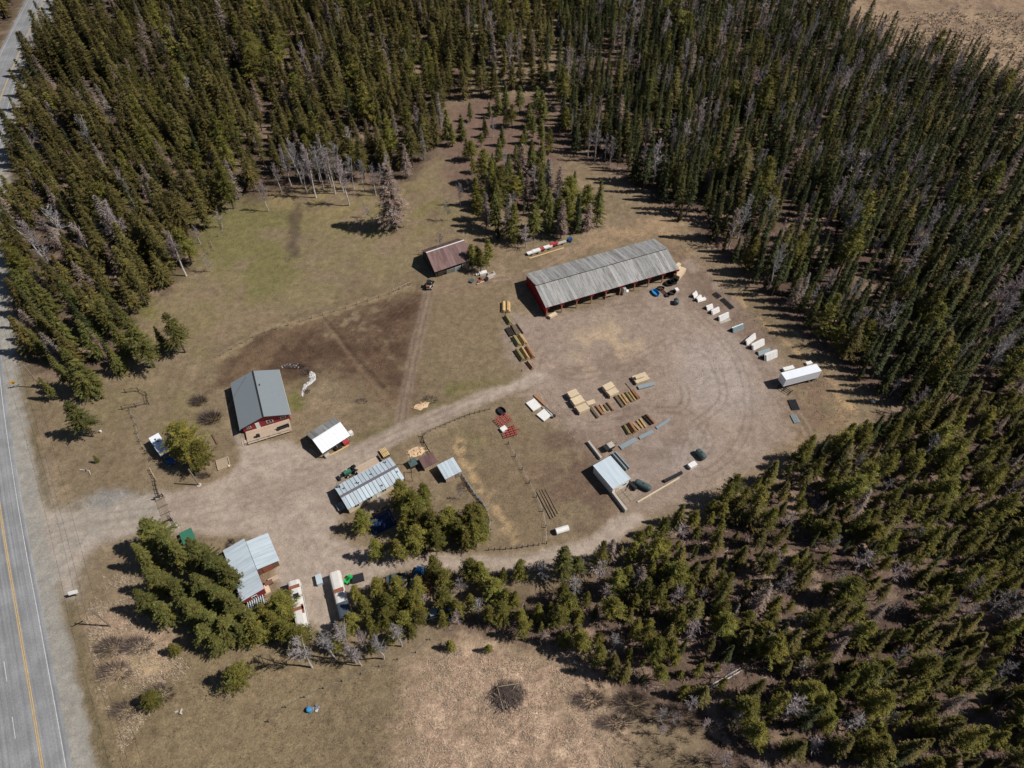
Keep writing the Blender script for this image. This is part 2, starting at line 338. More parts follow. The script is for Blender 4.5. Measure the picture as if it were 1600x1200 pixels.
# driveway: highway to yard, the apron between the buildings, south lane
DRIVE = [(40,700),(58,770),(75,797),(115,800),(200,786),(250,772),(310,764),(355,745),(378,720),(374,694),(366,672),(400,694),(445,688),(478,700),(500,716),(550,700),(640,658),(740,618),(800,596),(840,578),(862,590),(800,612),(745,634),(660,672),(625,692),(560,728),(515,762),(535,808),(510,838),(560,856),(620,866),(700,868),(800,868),(860,858),(920,838),(960,812),(990,800),(1010,812),(960,850),(900,878),(800,892),(700,892),(640,888),(590,900),(560,925),(545,965),(505,985),(440,945),(432,890),(415,850),(385,835),(330,838),(290,826),(215,832),(160,846),(132,870),(118,900),(110,935),(100,935),(60,850)]
dr = 1-ss(sdist(PXg+(WPX-PXg)*.35, PYg+(WPY-PYg)*.35, to_world(DRIVE)),-1.0,1.2); lay(dr, C(166,153,141), .3)
lay(dr*ss(n12,.5,.65)*.5, C(142,128,116)); lay(dr*ss(n5,.55,.7)*.35, C(168,156,144))
ent = poly([(40,700),(75,797),(180,785),(250,770),(270,815),(180,840),(130,870),(112,935),(70,900)],4); lay(ent*.7, C(154,150,142))
lay(poly([(120,785),(165,765),(200,765),(210,780),(150,795)],2)*.8, C(142,142,140))
for pts in ([(70,830),(150,810),(260,795),(380,765),(470,730),(560,706),(660,662),(780,612)],[(70,850),(150,825),(260,808),(380,785),(500,745),(600,690),(740,626)],
            [(380,790),(450,810),(520,850),(620,876),(760,880),(880,866)],[(420,770),(470,820),(500,900),(490,960)],[(400,720),(440,740),(500,735)],[(260,800),(340,820),(420,840),(470,900)]):
    tyres(pts, a=.3, c=C(136,122,110)); 
# paddock south of the driveway, garden turf, bottom meadow
lay(poly([(690,690),(760,650),(800,660),(860,720),(850,850),(780,860),(760,760)],4)*.5, C(122,106,86))
lay(poly([(690,680),(740,660),(760,690),(740,720)],3)*ss(n5,.4,.6)*.5, C(112,108,72))
lay(line([(715,690),(740,740),(790,810),(812,850)],1.0,.9,True)*ss(n2,.35,.6)*.7, C(176,152,116))
lay(poly([(880,650),(930,700),(960,780),(900,830),(850,780),(830,680)],5)*ss(n5,.4,.6)*.5, C(108,90,78))
lay(poly([(200,1010),(400,1000),(560,1010),(640,1060),(640,1300),(100,1300),(140,1030)],5)*.7, C(132,118,92), .7)
lay(poly([(500,1030),(650,1020),(660,1300),(480,1300)],5)*ss(n2,.4,.6)*.5, C(104,92,76))
strawm = ss(n5+.4*n2,.5,.72)*.45+.55; strawm = strawm*np.maximum(poly([(650,1085),(665,1030),(720,1015),(800,1025),(880,1040),(940,1080),(960,1140),(990,1300),(600,1300)],6), poly([(135,960),(200,960),(280,1000),(240,1060),(180,1060),(160,1000)],2)*.6)
lay(strawm, C(176,152,132), .95); lay(strawm*ss(n2,.5,.68)*.6, C(136,114,97)); lay(strawm*ss(n1,.55,.9)*.5, C(200,178,154)); lay(strawm*ss(n12,.52,.64)*.5, C(128,108,92)); lay(strawm*ss(n5,.56,.68)*.5, C(198,176,152))
lay(poly([(205,1020),(245,1015),(250,1050),(210,1050)],2)*.6, C(186,166,126))
# marsh meadow in the far corner
marsh = poly([(1340,40),(1400,72),(1470,88),(1530,105),(1600,135),(1900,200),(2200,-50),(1300,-60)],4)
lay(marsh, C(146,126,106), .9); lay(marsh*ss(n5,.5,.65)*.6, C(118,102,86)); lay(marsh*ss(n12,.5,.66)*.5, C(170,150,124))
# road verge
HWY = to_world([(82,1300),(57,1140),(32,990),(0,795),(-22,620),(-32,480),(-34,360),(-22,250),(0,157),(27,90),(50,40),(80,-20),(120,-90)])
def smooth(P, n=12):
    Q = []
    for i in range(len(P)-1):
        p0, p1, p2, p3 = P[max(i-1,0)], P[i], P[i+1], P[min(i+2,len(P)-1)]
        for t in np.linspace(0,1,n+1)[:-1]:
            Q.append(.5*((2*p1)+(p2-p0)*t+(2*p0-5*p1+4*p2-p3)*t*t+(3*p1-p0-3*p2+p3)*t**3))
    return np.array(Q+[P[-1]])
HW = smooth(HWY); HW = np.vstack([HW[0]+(HW[0]-HW[1])*40, HW, HW[-1]+(HW[-1]-HW[-2])*90])
hd = sdist(PXg,PYg,HW,False)
vg = hd + (n5-.5)*2.0
lay(1-ss(vg,7.2,9.2), C(150,148,142), .3)
lay(ss(vg,8.2,9.2)*(1-ss(vg,10.0,11.2))*.6*(1-dr), C(104,96,74))
# speckle
f = .86 + .28*n2 ; f2 = .90+.2*n1
col *= (f*f2)[:,None]*np.array([.965,.93,.905])
hb = (n5-.5)*.10*rough
ZG = np.where((np.abs(PXg) < 340) & (PYg > 12) & (PYg < 430), hb*np.clip(rough-.4,0,1)*2.0, 0)
def groundmesh(name, keep=None, lift=0.0):
    v = np.stack([PXg,PYg,ZG+lift],1)
    i = np.arange((NYg-1)*(NXg-1)); r = i//(NXg-1); c = i%(NXg-1); a = r*NXg+c
    q = np.stack([a,a+1,a+1+NXg,a+NXg],1)
    if keep is not None: q = q[keep[q].all(axis=1)]
    used = np.unique(q); remap = np.full(len(v),-1); remap[used] = np.arange(len(used)); q = remap[q]
    me = bpy.data.meshes.new(name); me.vertices.add(len(used)); me.vertices.foreach_set('co', v[used].astype(np.float32).ravel())
    me.loops.add(len(q)*4); me.loops.foreach_set('vertex_index', q.astype(np.int32).ravel())
    me.polygons.add(len(q)); me.polygons.foreach_set('loop_start', np.arange(len(q),dtype=np.int32)*4); me.update(calc_edges=True)
    me.polygons.foreach_set('use_smooth', np.ones(len(q),bool))
    at = me.color_attributes.new('soil','FLOAT_COLOR','POINT')
    at.data.foreach_set('color', np.concatenate([col[used], rough[used][:,None]],1).astype(np.float32).ravel())
    me.materials.append(M['ground']); return me
def ground_material():
    m = bpy.data.materials.new('soil_gravel_and_turf'); m.use_nodes = True; t = m.node_tree; N = t.nodes; L = t.links
    b = N['Principled BSDF']; b.inputs['Roughness'].default_value = .95; b.inputs['Specular IOR Level'].default_value = .1
    at = N.new('ShaderNodeAttribute'); at.attribute_name = 'soil'
    tc = N.new('ShaderNodeTexCoord')
    def noise(s, d, r):
        n = N.new('ShaderNodeTexNoise'); n.inputs['Scale'].default_value = s; n.inputs['Detail'].default_value = d; n.inputs['Roughness'].default_value = r
        L.new(tc.outputs['Object'], n.inputs['Vector']); return n.outputs[0]
    a = noise(.5,6,.7); c = noise(2.6,4,.75)
    def mad(x, k, o):
        n = N.new('ShaderNodeMath'); n.operation = 'MULTIPLY_ADD'; L.new(x,n.inputs[0])
        if isinstance(k,float): n.inputs[1].default_value = k
        else: L.new(k,n.inputs[1])
        if isinstance(o,float): n.inputs[2].default_value = o
        else: L.new(o,n.inputs[2])
        return n.outputs[0]
    ka = mad(at.outputs['Alpha'], 1.3, .5); kc = mad(at.outputs['Alpha'], 2.2, .55)
    va = mad(mad(a,1.0,-.5), ka, 1.0); vc = mad(mad(c,1.0,-.5), kc, 1.0)
    mu = N.new('ShaderNodeMath'); mu.operation = 'MULTIPLY'; L.new(va,mu.inputs[0]); L.new(vc,mu.inputs[1])
    e = noise(1.3,3,.6); sp = N.new('ShaderNodeMapRange'); sp.inputs[1].default_value = .56; sp.inputs[2].default_value = .68; L.new(e,sp.inputs[0])
    mr = N.new('ShaderNodeMapRange'); mr.inputs[1].default_value = .60; mr.inputs[2].default_value = .72; h2 = noise(3.7,2,.6); L.new(h2,mr.inputs[0])
    spk = mad(sp.outputs[0], mad(at.outputs['Alpha'],-.42,-.06), 1.0); flecks = mad(mr.outputs[0], mad(at.outputs['Alpha'],.4,.12), spk)  # dark speckle, then pale flecks of the soil and turf themselves
    mu2 = N.new('ShaderNodeMath'); mu2.operation = 'MULTIPLY'; L.new(mu.outputs[0],mu2.inputs[0]); L.new(flecks,mu2.inputs[1])
    vm = N.new('ShaderNodeVectorMath'); vm.operation = 'SCALE'; L.new(at.outputs['Color'],vm.inputs[0]); L.new(mu2.outputs[0],vm.inputs['Scale'])
    L.new(vm.outputs[0], b.inputs['Base Color'])
    bp = N.new('ShaderNodeBump'); bp.inputs['Distance'].default_value = .22; L.new(mad(at.outputs['Alpha'],.9,.05), bp.inputs['Strength']); L.new(c, bp.inputs['Height'])
    L.new(bp.outputs[0], b.inputs['Normal']); return m
M['ground'] = ground_material()
g = link('ground', groundmesh('ground')); g['kind'] = 'structure'
keep = dr > .5
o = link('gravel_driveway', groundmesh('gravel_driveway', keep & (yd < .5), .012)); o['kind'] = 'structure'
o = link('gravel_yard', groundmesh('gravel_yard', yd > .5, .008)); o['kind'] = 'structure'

# ------------------------------------------------------------------ highway
def asphalt():
    m = bpy.data.materials.new('worn_asphalt'); m.use_nodes = True; t = m.node_tree; N = t.nodes; L = t.links
    b = N['Principled BSDF']; b.inputs['Roughness'].default_value = .9; b.inputs['Specular IOR Level'].default_value = .2
    uv = N.new('ShaderNodeUVMap'); mp = N.new('ShaderNodeMapping'); mp.inputs['Scale'].default_value = (1.6,.012,1); L.new(uv.outputs[0],mp.inputs[0])
    n1_ = N.new('ShaderNodeTexNoise'); n1_.inputs['Scale'].default_value = 1.2; n1_.inputs['Detail'].default_value = 4; L.new(mp.outputs[0],n1_.inputs['Vector'])
    n2_ = N.new('ShaderNodeTexNoise'); n2_.inputs['Scale'].default_value = 3.0; n2_.inputs['Detail'].default_value = 5; L.new(uv.outputs[0],n2_.inputs['Vector'])
    cr = N.new('ShaderNodeValToRGB'); cr.color_ramp.elements[0].position = .3; cr.color_ramp.elements[0].color = (*C(122,123,126),1); cr.color_ramp.elements[1].position = .7; cr.color_ramp.elements[1].color = (*C(152,152,153),1)
    L.new(n1_.outputs[0],cr.inputs[0])
    mx = N.new('ShaderNodeMix'); mx.data_type = 'RGBA'; mx.blend_type = 'OVERLAY'; mx.inputs[0].default_value = .35; L.new(cr.outputs[0],mx.inputs[6]); L.new(n2_.outputs[0],mx.inputs[7])
    n3_ = N.new('ShaderNodeTexNoise'); n3_.inputs['Scale'].default_value = .18; n3_.inputs['Detail'].default_value = 6; L.new(uv.outputs[0],n3_.inputs['Vector'])
    mr_ = N.new('ShaderNodeMapRange'); mr_.inputs[1].default_value = .42; mr_.inputs[2].default_value = .62; mr_.inputs[3].default_value = .84; mr_.inputs[4].default_value = 1.06; L.new(n3_.outputs[0],mr_.inputs[0])
    vs_ = N.new('ShaderNodeVectorMath'); vs_.operation = 'SCALE'; L.new(mx.outputs[2],vs_.inputs[0]); L.new(mr_.outputs[0],vs_.inputs['Scale'])
    L.new(vs_.outputs[0], b.inputs['Base Color']); return m
M['asphalt'] = asphalt()
M['yellowline'] = mat('yellow_road_paint', C(200,164,96), .8, nscale=1.5, nvar=.3)
M['whiteline'] = mat('white_road_paint', C(190,190,188), .8, nscale=1.5, nvar=.3)
hT = np.gradient(HW,axis=0); hT /= np.linalg.norm(hT,axis=1)[:,None]; hN = np.stack([hT[:,1],-hT[:,0]],1)   # points right
hS = np.concatenate([[0],np.cumsum(np.linalg.norm(np.diff(HW,axis=0),axis=1))])
def strip(name, o0, o1, z, m, parent, i0=0, i1=None, edge=False):
    P = HW[i0:i1]; Nn = hN[i0:i1]; S = hS[i0:i1]; vs = []; fs = []; uv = []
    cols = [o0,o1] if not edge else [o0-.35,o0,o1,o1+.35]
    k = len(cols)
    for p,n,s in zip(P,Nn,S):
        for j,c in enumerate(cols):
            q = p+n*c; vs.append((q[0],q[1], z if not (edge and j in (0,k-1)) else -.03)); uv.append((c,s))
    for i in range(len(P)-1):
        for j in range(k-1): fs.append((i*k+j,i*k+j+1,(i+1)*k+j+1,(i+1)*k+j))
    me = bpy.data.meshes.new(name); me.from_pydata(vs,[],fs); me.update(); me.materials.append(m)
    ul = me.uv_layers.new(name='UVMap')
    for l in me.loops: ul.data[l.index].uv = uv[l.vertex_index]
    return link(name, me, parent)
hwy = strip('highway', -8.3, 4.45, .05, M['asphalt'], None, edge=True); hwy['kind'] = 'structure'
for d in (-.16,.16): strip('yellow_line', d-.07, d+.07, .056, M['yellowline'], hwy)
strip('edge_line', 3.62, 3.76, .056, M['whiteline'], hwy); strip('edge_line', -7.4, -7.26, .056, M['whiteline'], hwy)
s0 = 20.0
while s0 < hS[-1]-20:
    a, b_ = np.array([np.interp(s0,hS,HW[:,0]),np.interp(s0,hS,HW[:,1])]), np.array([np.interp(s0+4.5,hS,HW[:,0]),np.interp(s0+4.5,hS,HW[:,1])])
    if 25 < a[1] < 80:
        n = np.array([(b_-a)[1],-(b_-a)[0]])/np.linalg.norm(b_-a); p = [a-n*3.6,b_-n*3.6]
        mb = MB().add([(*(p[0]-n*.07),.056),(*(p[0]+n*.07),.056),(*(p[1]+n*.07),.056),(*(p[1]-n*.07),.056)],[(0,1,2,3)])
        part('lane_dash', mb, 'whiteline', hwy)
    s0 += 12.0

# ------------------------------------------------------------------ building helpers
def sheet_mesh(name, w, l, m, ribs=3, t=.03, rib=.035, gap=.03):
    """One roofing sheet, w along x, l along y (down the slope), ribs running down the slope; overlaps nothing."""
    mb = MB().box((0,0,0),(w-gap,l,t))
    for i in range(ribs):
        x = (-.5+(i+.5)/ribs)*w
        mb.box((x,0,t/2+rib/2-.002),(.05,l-.01,rib))
    return mb.mesh(name, M[m])
def sheets(parent, n, L, e0, e1, m, ribs=3, name='roof_sheet', skip=(), m2=None, skip_m2=(), rib=.035, gap=.03):
    """n sheets side by side along local x over length L; e0=(y,z) eave, e1=(y,z) ridge."""
    w = L/n; dy, dz = e1[0]-e0[0], e1[1]-e0[1]; l = math.hypot(dy,dz); a = math.atan2(dz,dy)
    me = sheet_mesh(name, w, l, m, ribs, rib=rib, gap=gap); me2 = sheet_mesh(name, w, l, m2, ribs) if m2 else None
    for i in range(n):
        if i in skip: continue
        o = link(name, me2 if (m2 and i in skip_m2) else me, parent); o.location = (-L/2+(i+.5)*w, (e0[0]+e1[0])/2, (e0[1]+e1[1])/2+random.uniform(0,.012))
        o.rotation_euler = (a,0,0)
def slab(name, parent, x0, x1, e0, e1, m, t=.12):
    """Plain sloping slab from (y,z) e0 to e1 between x0 and x1."""
    dy, dz = e1[0]-e0[0], e1[1]-e0[1]; l = math.hypot(dy,dz); a = math.atan2(dz,dy)
    return part(name, MB().box(((x0+x1)/2,(e0[0]+e1[0])/2,(e0[1]+e1[1])/2),(x1-x0,l,t),rx=a), m, parent)
def window(parent, c, w, h, face, frame='white'):
    """Framed window on a wall; face = 'x'|'y' axis the pane looks along."""
    d = (w,.08,h) if face == 'y' else (.08,w,h); g_ = (w*.8,.1,h*.8) if face == 'y' else (.1,w*.8,h*.8)
    o = part('window', MB().box(c,d), frame, parent); part('pane', MB().box(c,g_), 'glass', o)
    if face == 'y': part('mullion', MB().box(c,(.07,.13,h*.8)), frame, o)
    return o
def door(parent, c, w, h, face, m='white'):
    d = (w,.09,h) if face == 'y' else (.09,w,h)
    o = part('door', MB().box(c,d), m, parent)
    k = (c[0]+w*.36,c[1]-.07,c[2]) if face == 'y' else (c[0]+.07,c[1]+w*.36,c[2])
    part('handle', MB().box(k,(.06,.06,.14)), 'darkmetal', o); return o
def XY(x, y): return Vector((x,y,0.0))

# ------------------------------------------------------------------ long red pole barn
b = thing('pole_barn', 'long open-fronted red pole barn with grey metal roof beside the gravel yard', 'barn', XY(26.5,156.6), RAD(22))
L, Wd, he, hr = 42.8, 15.0, 3.8, 5.5
sheets(b, 43, L, (-Wd/2,he), (.05,hr), 'galv'); sheets(b, 43, L, (Wd/2,he), (-.12,hr+.42), 'galv')
part('ridge_gap_shade', MB().box((0,.14,hr+.16),(L-.1,.06,.36)), 'darkmetal', b)  # dark strip standing in for the shade inside the open ridge gap
w0 = MB().add([(-L/2+.4,-Wd/2+.5,0),(-L/2+.4,Wd/2-.4,0),(-L/2+.4,Wd/2-.4,he-.1),(-L/2+.4,0,hr-.12),(-L/2+.4,-Wd/2+.5,he-.1),
               (-L/2+.25,-Wd/2+.5,0),(-L/2+.25,Wd/2-.4,0),(-L/2+.25,Wd/2-.4,he-.1),(-L/2+.25,0,hr-.12),(-L/2+.25,-Wd/2+.5,he-.1)],
              [(0,1,2,3,4),(9,8,7,6,5),(0,5,6,1),(1,6,7,2),(2,7,8,3),(3,8,9,4),(4,9,5,0)])
part('end_wall', w0, 'redpaint', b)
w1 = MB(); w1.v = [(-x,y,z) for x,y,z in w0.v]; w1.f = [f[::-1] for f in w0.f]; part('end_wall', w1, 'redpaint', b)
part('back_wall', MB().box((0,Wd/2-.5,he/2-.1),(L-.8,.15,he-.2)), 'redpaint', b)
part('front_beam', MB().box((0,-Wd/2+.35,he-.28),(L-.5,.2,.32)), 'redpaint', b)
for i in range(10):
    x = -L/2+.45+i*(L-.9)/9
    p = part('post', MB().box((x,-Wd/2+.2,(he-.45)/2),(.26,.26,he-.45)), 'post_red', b)
    part('knee_brace', MB().box((x,-Wd/2+.06,he-.5),(1.3,.1,.62)), 'redpaint', p)
for i in range(1,9):
    part('truss', MB().box((-L/2+i*L/9,0,he-.12),(.12,Wd-1.2,.22)), 'darkwood', b)

# things under and beside the barn
def lumber(a, bb, w, h, label, group='stacks of fresh lumber', m='lumber', rows=3, name='lumber_stack', off=0.0):
    """Stack of boards; a-b are the pixel ends of its long axis on the ground."""
    A, B_ = W(*a), W(*bb); c = (A+B_)/2; Ln = (B_-A).length
    t = thing(name, label, 'lumber', c, ang(A,B_), group)
    nb = max(3,int(w/.3)); ly = max(2,int(h/.22)); bw = w/nb; bh = (h-.15)/ly
    mb = MB()
    for k in range(ly):
        for i in range(nb):
            mb.box((random.uniform(-.06,.06), -w/2+(i+.5)*bw, .15+(k+.5)*bh),(Ln*random.uniform(.95,1.0), bw*.93, bh*.9))
    part('boards', mb, m, t)
    for x in (-.35,.35): part('bearer', MB().box((x*Ln,0,.07),(.14,w*.95,.14)), 'darkwood', t)
    return t
def bundle(a, bb, w, h, m, label, r=.09, group='bundles of fence posts', name='post_bundle'):
    """Heap of round posts lying side by side."""
    w *= 1.2; h *= 1.1
    A, B_ = W(*a), W(*bb); c = (A+B_)/2; Ln = (B_-A).length*1.04
    t = thing(name, label, 'posts', c, ang(A,B_), group)
    mb = MB(); nr = max(1,int(h/(r*1.75)))
    for k in range(nr):
        nn = max(1,int(w/(2*r))-(k if w > .6 else 0))
        if nn < 1: break
        for i in range(nn):
            y = (i-(nn-1)/2)*2*r; e = random.uniform(-.12,.12); rr = r*random.uniform(.85,1.05)
            mb.tube((-Ln/2+e,y,.08+r+k*r*1.75),(Ln/2+e,y,.08+r+k*r*1.75),rr,n=6)
    part('posts', mb, m, t)
    for x in (-.3,.3): part('bearer', MB().box((x*Ln,0,.04),(.12,w*.95,.08)), 'darkwood', t)
    return t
def tub(px, rx, ry, h, m, label, rz=0.0, group='stock tanks', name='stock_tank'):
    t = thing(name, label, 'tank', W(*px), rz, group)
    part('wall', MB().lathe([(.92,0),(1.0,h*.95),(1.04,h*.95),(1.04,h),(.96,h),(.88,.08),(.02,.08)],16,sx=rx,sy=ry), m, t)
    mb = MB()
    for i in range(16):
        a0, a1 = 2*math.pi*i/16, 2*math.pi*(i+1)/16
        mb.tube((1.02*rx*math.cos(a0),1.02*ry*math.sin(a0),h),(1.02*rx*math.cos(a1),1.02*ry*math.sin(a1),h),.04,n=5)
    part('rim', mb, m, t); return t
def capsule(px, L_, r, m, label, rz, cat='tank', group=None, name='liquid_tank', z0=0.0):
    t = thing(name, label, cat, W(*px), rz, group)
    mb = MB(); n = 12; prof = [(-.5,.0),(-.48,.6),(-.42,.9),(-.34,1.0),(.34,1.0),(.42,.9),(.48,.6),(.5,.0)]
    vs = []; fs = []
    for x, k in prof:
        for i in range(n): a = 2*math.pi*i/n; vs.append((x*L_, max(k,.02)*r*math.cos(a), r+max(k,.02)*r*math.sin(a)+.08+z0))
    for j in range(len(prof)-1):
        for i in range(n): fs.append((j*n+i,j*n+(i+1)%n,(j+1)*n+(i+1)%n,(j+1)*n+i))
    part('shell', mb.add(vs,fs), m, t)
    for x in (-.25,.25): part('cradle', MB().box((x*L_,0,.14),(.16,1.5*r,.28)), 'darkwood', t)
    part('lid', MB().lathe([(.22,0),(.22,.08),(.1,.1)],10,c=(0,0,2*r+.05+z0)), 'darkmetal', t)
    return t
lumber((858,498),(869,492),1.0,1.0,'low pale lumber stack under the left end of the red pole barn', None)
bp_ = thing('white_door_stack','white upright panels leaning at a middle post of the pole barn','panels',W(972,459),RAD(22))
for i in range(4): part('panel', MB().box((i*.22,0,1.15),(.08,1.6,2.3),ry=.08), 'white', bp_)
tag(part('feed_sack', MB().lathe([(.5,0),(.62,.3),(.55,.6),(.2,.78)],10), 'white', None, W(979,456)),'white bulging sack beside the panels at the barn front','sack')
tub((1024,459),1.5,.85,.75,'blueplastic','blue oval stock tank in front of the pole barn',RAD(-60),None)
tub((1032,452),1.1,.7,.6,'black','black oval tub right behind the blue tank')
tub((1046,444),1.5,1.1,.8,'black','largest black tub beside the right end of the barn',RAD(20))
tub((1052,442),1.2,1.0,1.0,'black','black tub touching the barn corner lumber',RAD(20))
tub((1050,459),1.0,.8,.7,'black','black round tub between the big tubs and the lone teal one',RAD(20))
tub((1043,462),.9,.7,.5,'black','lowest black tub of the cluster in front of the barn',RAD(50))
capsule((1056,474),2.0,.75,'teal','lone dark teal plastic tank standing out in the yard below the tubs',RAD(80))
bx_ = thing('white_crate','small white crate right of the black tubs','crate',W(1057,455),RAD(20)); part('box',MB().box((0,0,.4),(.9,1.2,.8)),'white',bx_); part('lid',MB().box((0,0,.83),(.96,1.26,.06)),'white',bx_)
pl = thing('plank_pile','narrow brown boards lying between the blue tank and the black tubs','boards',W(1036,456),RAD(-58))
for i in range(3): part('board', MB().box((0,-.5+i*.5,.1+.03*i),(3.6,.24,.12)), 'brownwood', pl)
lumber((1056,437),(1066,424),2.0,1.7,'tan lumber pile leaning against the right end of the pole barn', None, name='lumber_pile')
lumber((1052,427),(1060,421),1.0,2.6,'tall pale pink stack tucked at the barn roof corner', None, name='panel_stack')
bench = thing('workbench','low wooden bench in the shade under the barn eave','bench',W(952,464),RAD(20))
part('top',MB().box((0,0,.9),(2.6,.7,.08)),'greywood',bench)
for x in (-1.2,1.2):
    for y in (-.28,.28): part('leg',MB().box((x,y,.43),(.1,.1,.86)),'greywood',bench)

# ------------------------------------------------------------------ post bundles left of the yard
bundle((787,488),(787,474),1.3,1.0,'post_yellow','left of the two pale post bundles nearest the barn shadow')
bundle((793.6,488),(793.6,474),1.3,1.0,'post_yellow','right of the two pale post bundles nearest the barn shadow')
bundle((797,507),(790,496),1.3,1.1,'post_green','single olive post bundle below the two pale bundles')
bundle((808,524),(800,509),.9,.5,'post_grey','long grey poles lying beside the dark heap left of the yard',.07)
bundle((812,523),(804,509),.5,.3,'post_grey','thin grey poles right of the long grey poles',.06)
bundle((817,521),(807,507),.4,.25,'darkwood','dark creosoted rails at the yard edge',.07)
bundle((800,525),(793,514),1.6,.45,'darkwood','dark heap of old posts left of the grey poles',.1)
bundle((811,541),(803,528),1.4,1.1,'post_green','olive post bundle left of the yellow one')
bundle((821,539),(812,526),1.4,1.1,'post_yellow','yellow post bundle right of an olive one')
bundle((817,564),(807,549),1.4,1.1,'post_green','olive bundle leftmost in the row of three by the driveway mouth')
bundle((825,562),(815,546),1.3,1.1,'post_yellow','tan bundle in the middle of the row of three')
bundle((833,560),(823,544),1.2,1.0,'post_red','reddish bundle rightmost in the row of three')
bundle((832,577),(824,567),1.0,.9,'post_red','short orange bundle at the end of the post column by the driveway')

# ------------------------------------------------------------------ lumber, posts and sheets in the middle of the yard
lumber((888,623),(902,617),2.0,1.6,'uppermost of the three cream lumber stacks at the yard driveway bend')
lumber((894,634),(910,627),2.2,1.6,'middle of the three cream lumber stacks at the yard driveway bend')
lumber((902,645),(918,638),2.0,1.3,'lowest of the three cream lumber stacks at the yard driveway bend')
lumber((917,633),(929,629),1.3,.7,'small yellow lumber stack between cream stacks and post rows')
lumber((943,612),(957,605),1.8,1.5,'upper of the pair of cream stacks in the yard centre')
lumber((950,620),(964,613),1.7,1.3,'lower of the pair of cream stacks in the yard centre')
t = lumber((990,597),(1011,590),2.6,1.0,'wide cream lumber stack with a box on top above blue sheets')
for yy in (-.95,.95):
    A, B_ = W(990,597), W(1011,590)
part('top_box', MB().box((-.4,.1,1.3),(2.4,.9,.55)), 'lumber', t)
def flat(px4, h, m, label, group, name='sheet_stack', n=3):
    P = [W(*q) for q in px4]; c = sum(P,Vector())/4; u = (P[1]-P[0]+P[2]-P[3])/2; v = (P[3]-P[0]+P[2]-P[1])/2
    L_, w_ = u.length, abs(v.dot(Vector((-u.y,u.x,0)).normalized()))
    t = thing(name, label, 'sheets', c, math.atan2(u.y,u.x), group)
    for i in range(n): part('sheet', MB().box((random.uniform(-.06,.06),random.uniform(-.04,.04),.1+(i+.5)*(h-.1)/n),(L_,w_,(h-.1)/n*.92)), m, t)
    for x in (-.4,0,.4): part('bearer', MB().box((x*L_,0,.05),(.12,w_*.95,.1)), 'darkwood', t)
    return t
bsg = 'stacks of blue-grey sheets'
flat([(996.4,604.7),(1019.5,598.6),(1024,603),(997.5,609.8)],.5,'bluesheet','blue-grey sheet stack against the wide cream lumber',bsg)
flat([(967,698),(991.4,684),(996,690),(971.7,702.6)],.35,'bluesheet','leftmost blue-grey sheet stack of the diagonal three',bsg)
flat([(997,683.5),(1017,673),(1024,676),(1000,687)],.35,'bluesheet','middle blue-grey sheet stack of the diagonal three',bsg)
flat([(1024,668),(1045,653.7),(1048,657),(1026.8,671)],.3,'bluesheet','rightmost blue-grey sheet stack of the diagonal three',bsg)
R1 = [((934,653),(922,637),.8,.5,'post_grey','grey pair of poles leftmost in the long post row'),((942,648),(932,635),.8,.4,'post_red','reddish posts second in the long post row'),
      ((945,644),(938,633),.5,.35,'post_yellow','thin tan posts third in the long post row'),((951,642),(944,633),.4,.3,'post_grey','thin grey posts fourth in the long post row'),
      ((958,642),(949,630),.7,.4,'post_red','brown posts fifth in the long post row'),((973,636),(961,620),.9,.5,'post_grey','long grey posts at the start of the right-hand half of the row'),
      ((978,633),(967,618),.6,.5,'post_yellow','long tan posts next to the long grey ones'),((981,630),(972,617),.7,.5,'post_yellow','yellow posts in the right-hand half of the row'),
      ((988,628),(978,614),.7,.5,'post_green','olive posts in the right-hand half of the row'),((992,626),(983,613),.6,.4,'post_yellow','pale posts second from the right end of the row'),
      ((998,623),(988,611),1.0,.5,'post_red','red-brown posts at the right end of the long row'),((987,611),(977,599),.25,.25,'darkwood','single dark pole above the right end of the post row')]
for a, bb, w, h, m, lb in R1: bundle(a, bb, w, h, m, lb, .08)
R2 = [((983,679),(975,666),1.0,.7,'post_green','olive post bundle leftmost in the short lower post row'),((992,676),(983,663),1.2,.9,'post_red','orange post bundle in the short lower post row'),
      ((999,672),(989,662),.5,.3,'post_yellow','thin yellow posts right of the orange bundle'),((1004,669),(995,658),.5,.35,'post_yellow','yellow posts in the middle of the lower row'),
      ((1009,668),(1000,655),.5,.35,'post_yellow','slim pale posts in the lower row'),((1017,664),(1005,651),.5,.4,'darkwood','dark red timber pair right in the lower row'),((1022,662),(1010,648.5),.5,.4,'post_red','red-brown timber at the right end of the lower row')]
for a, bb, w, h, m, lb in R2: bundle(a, bb, w, h, m, lb, .08)

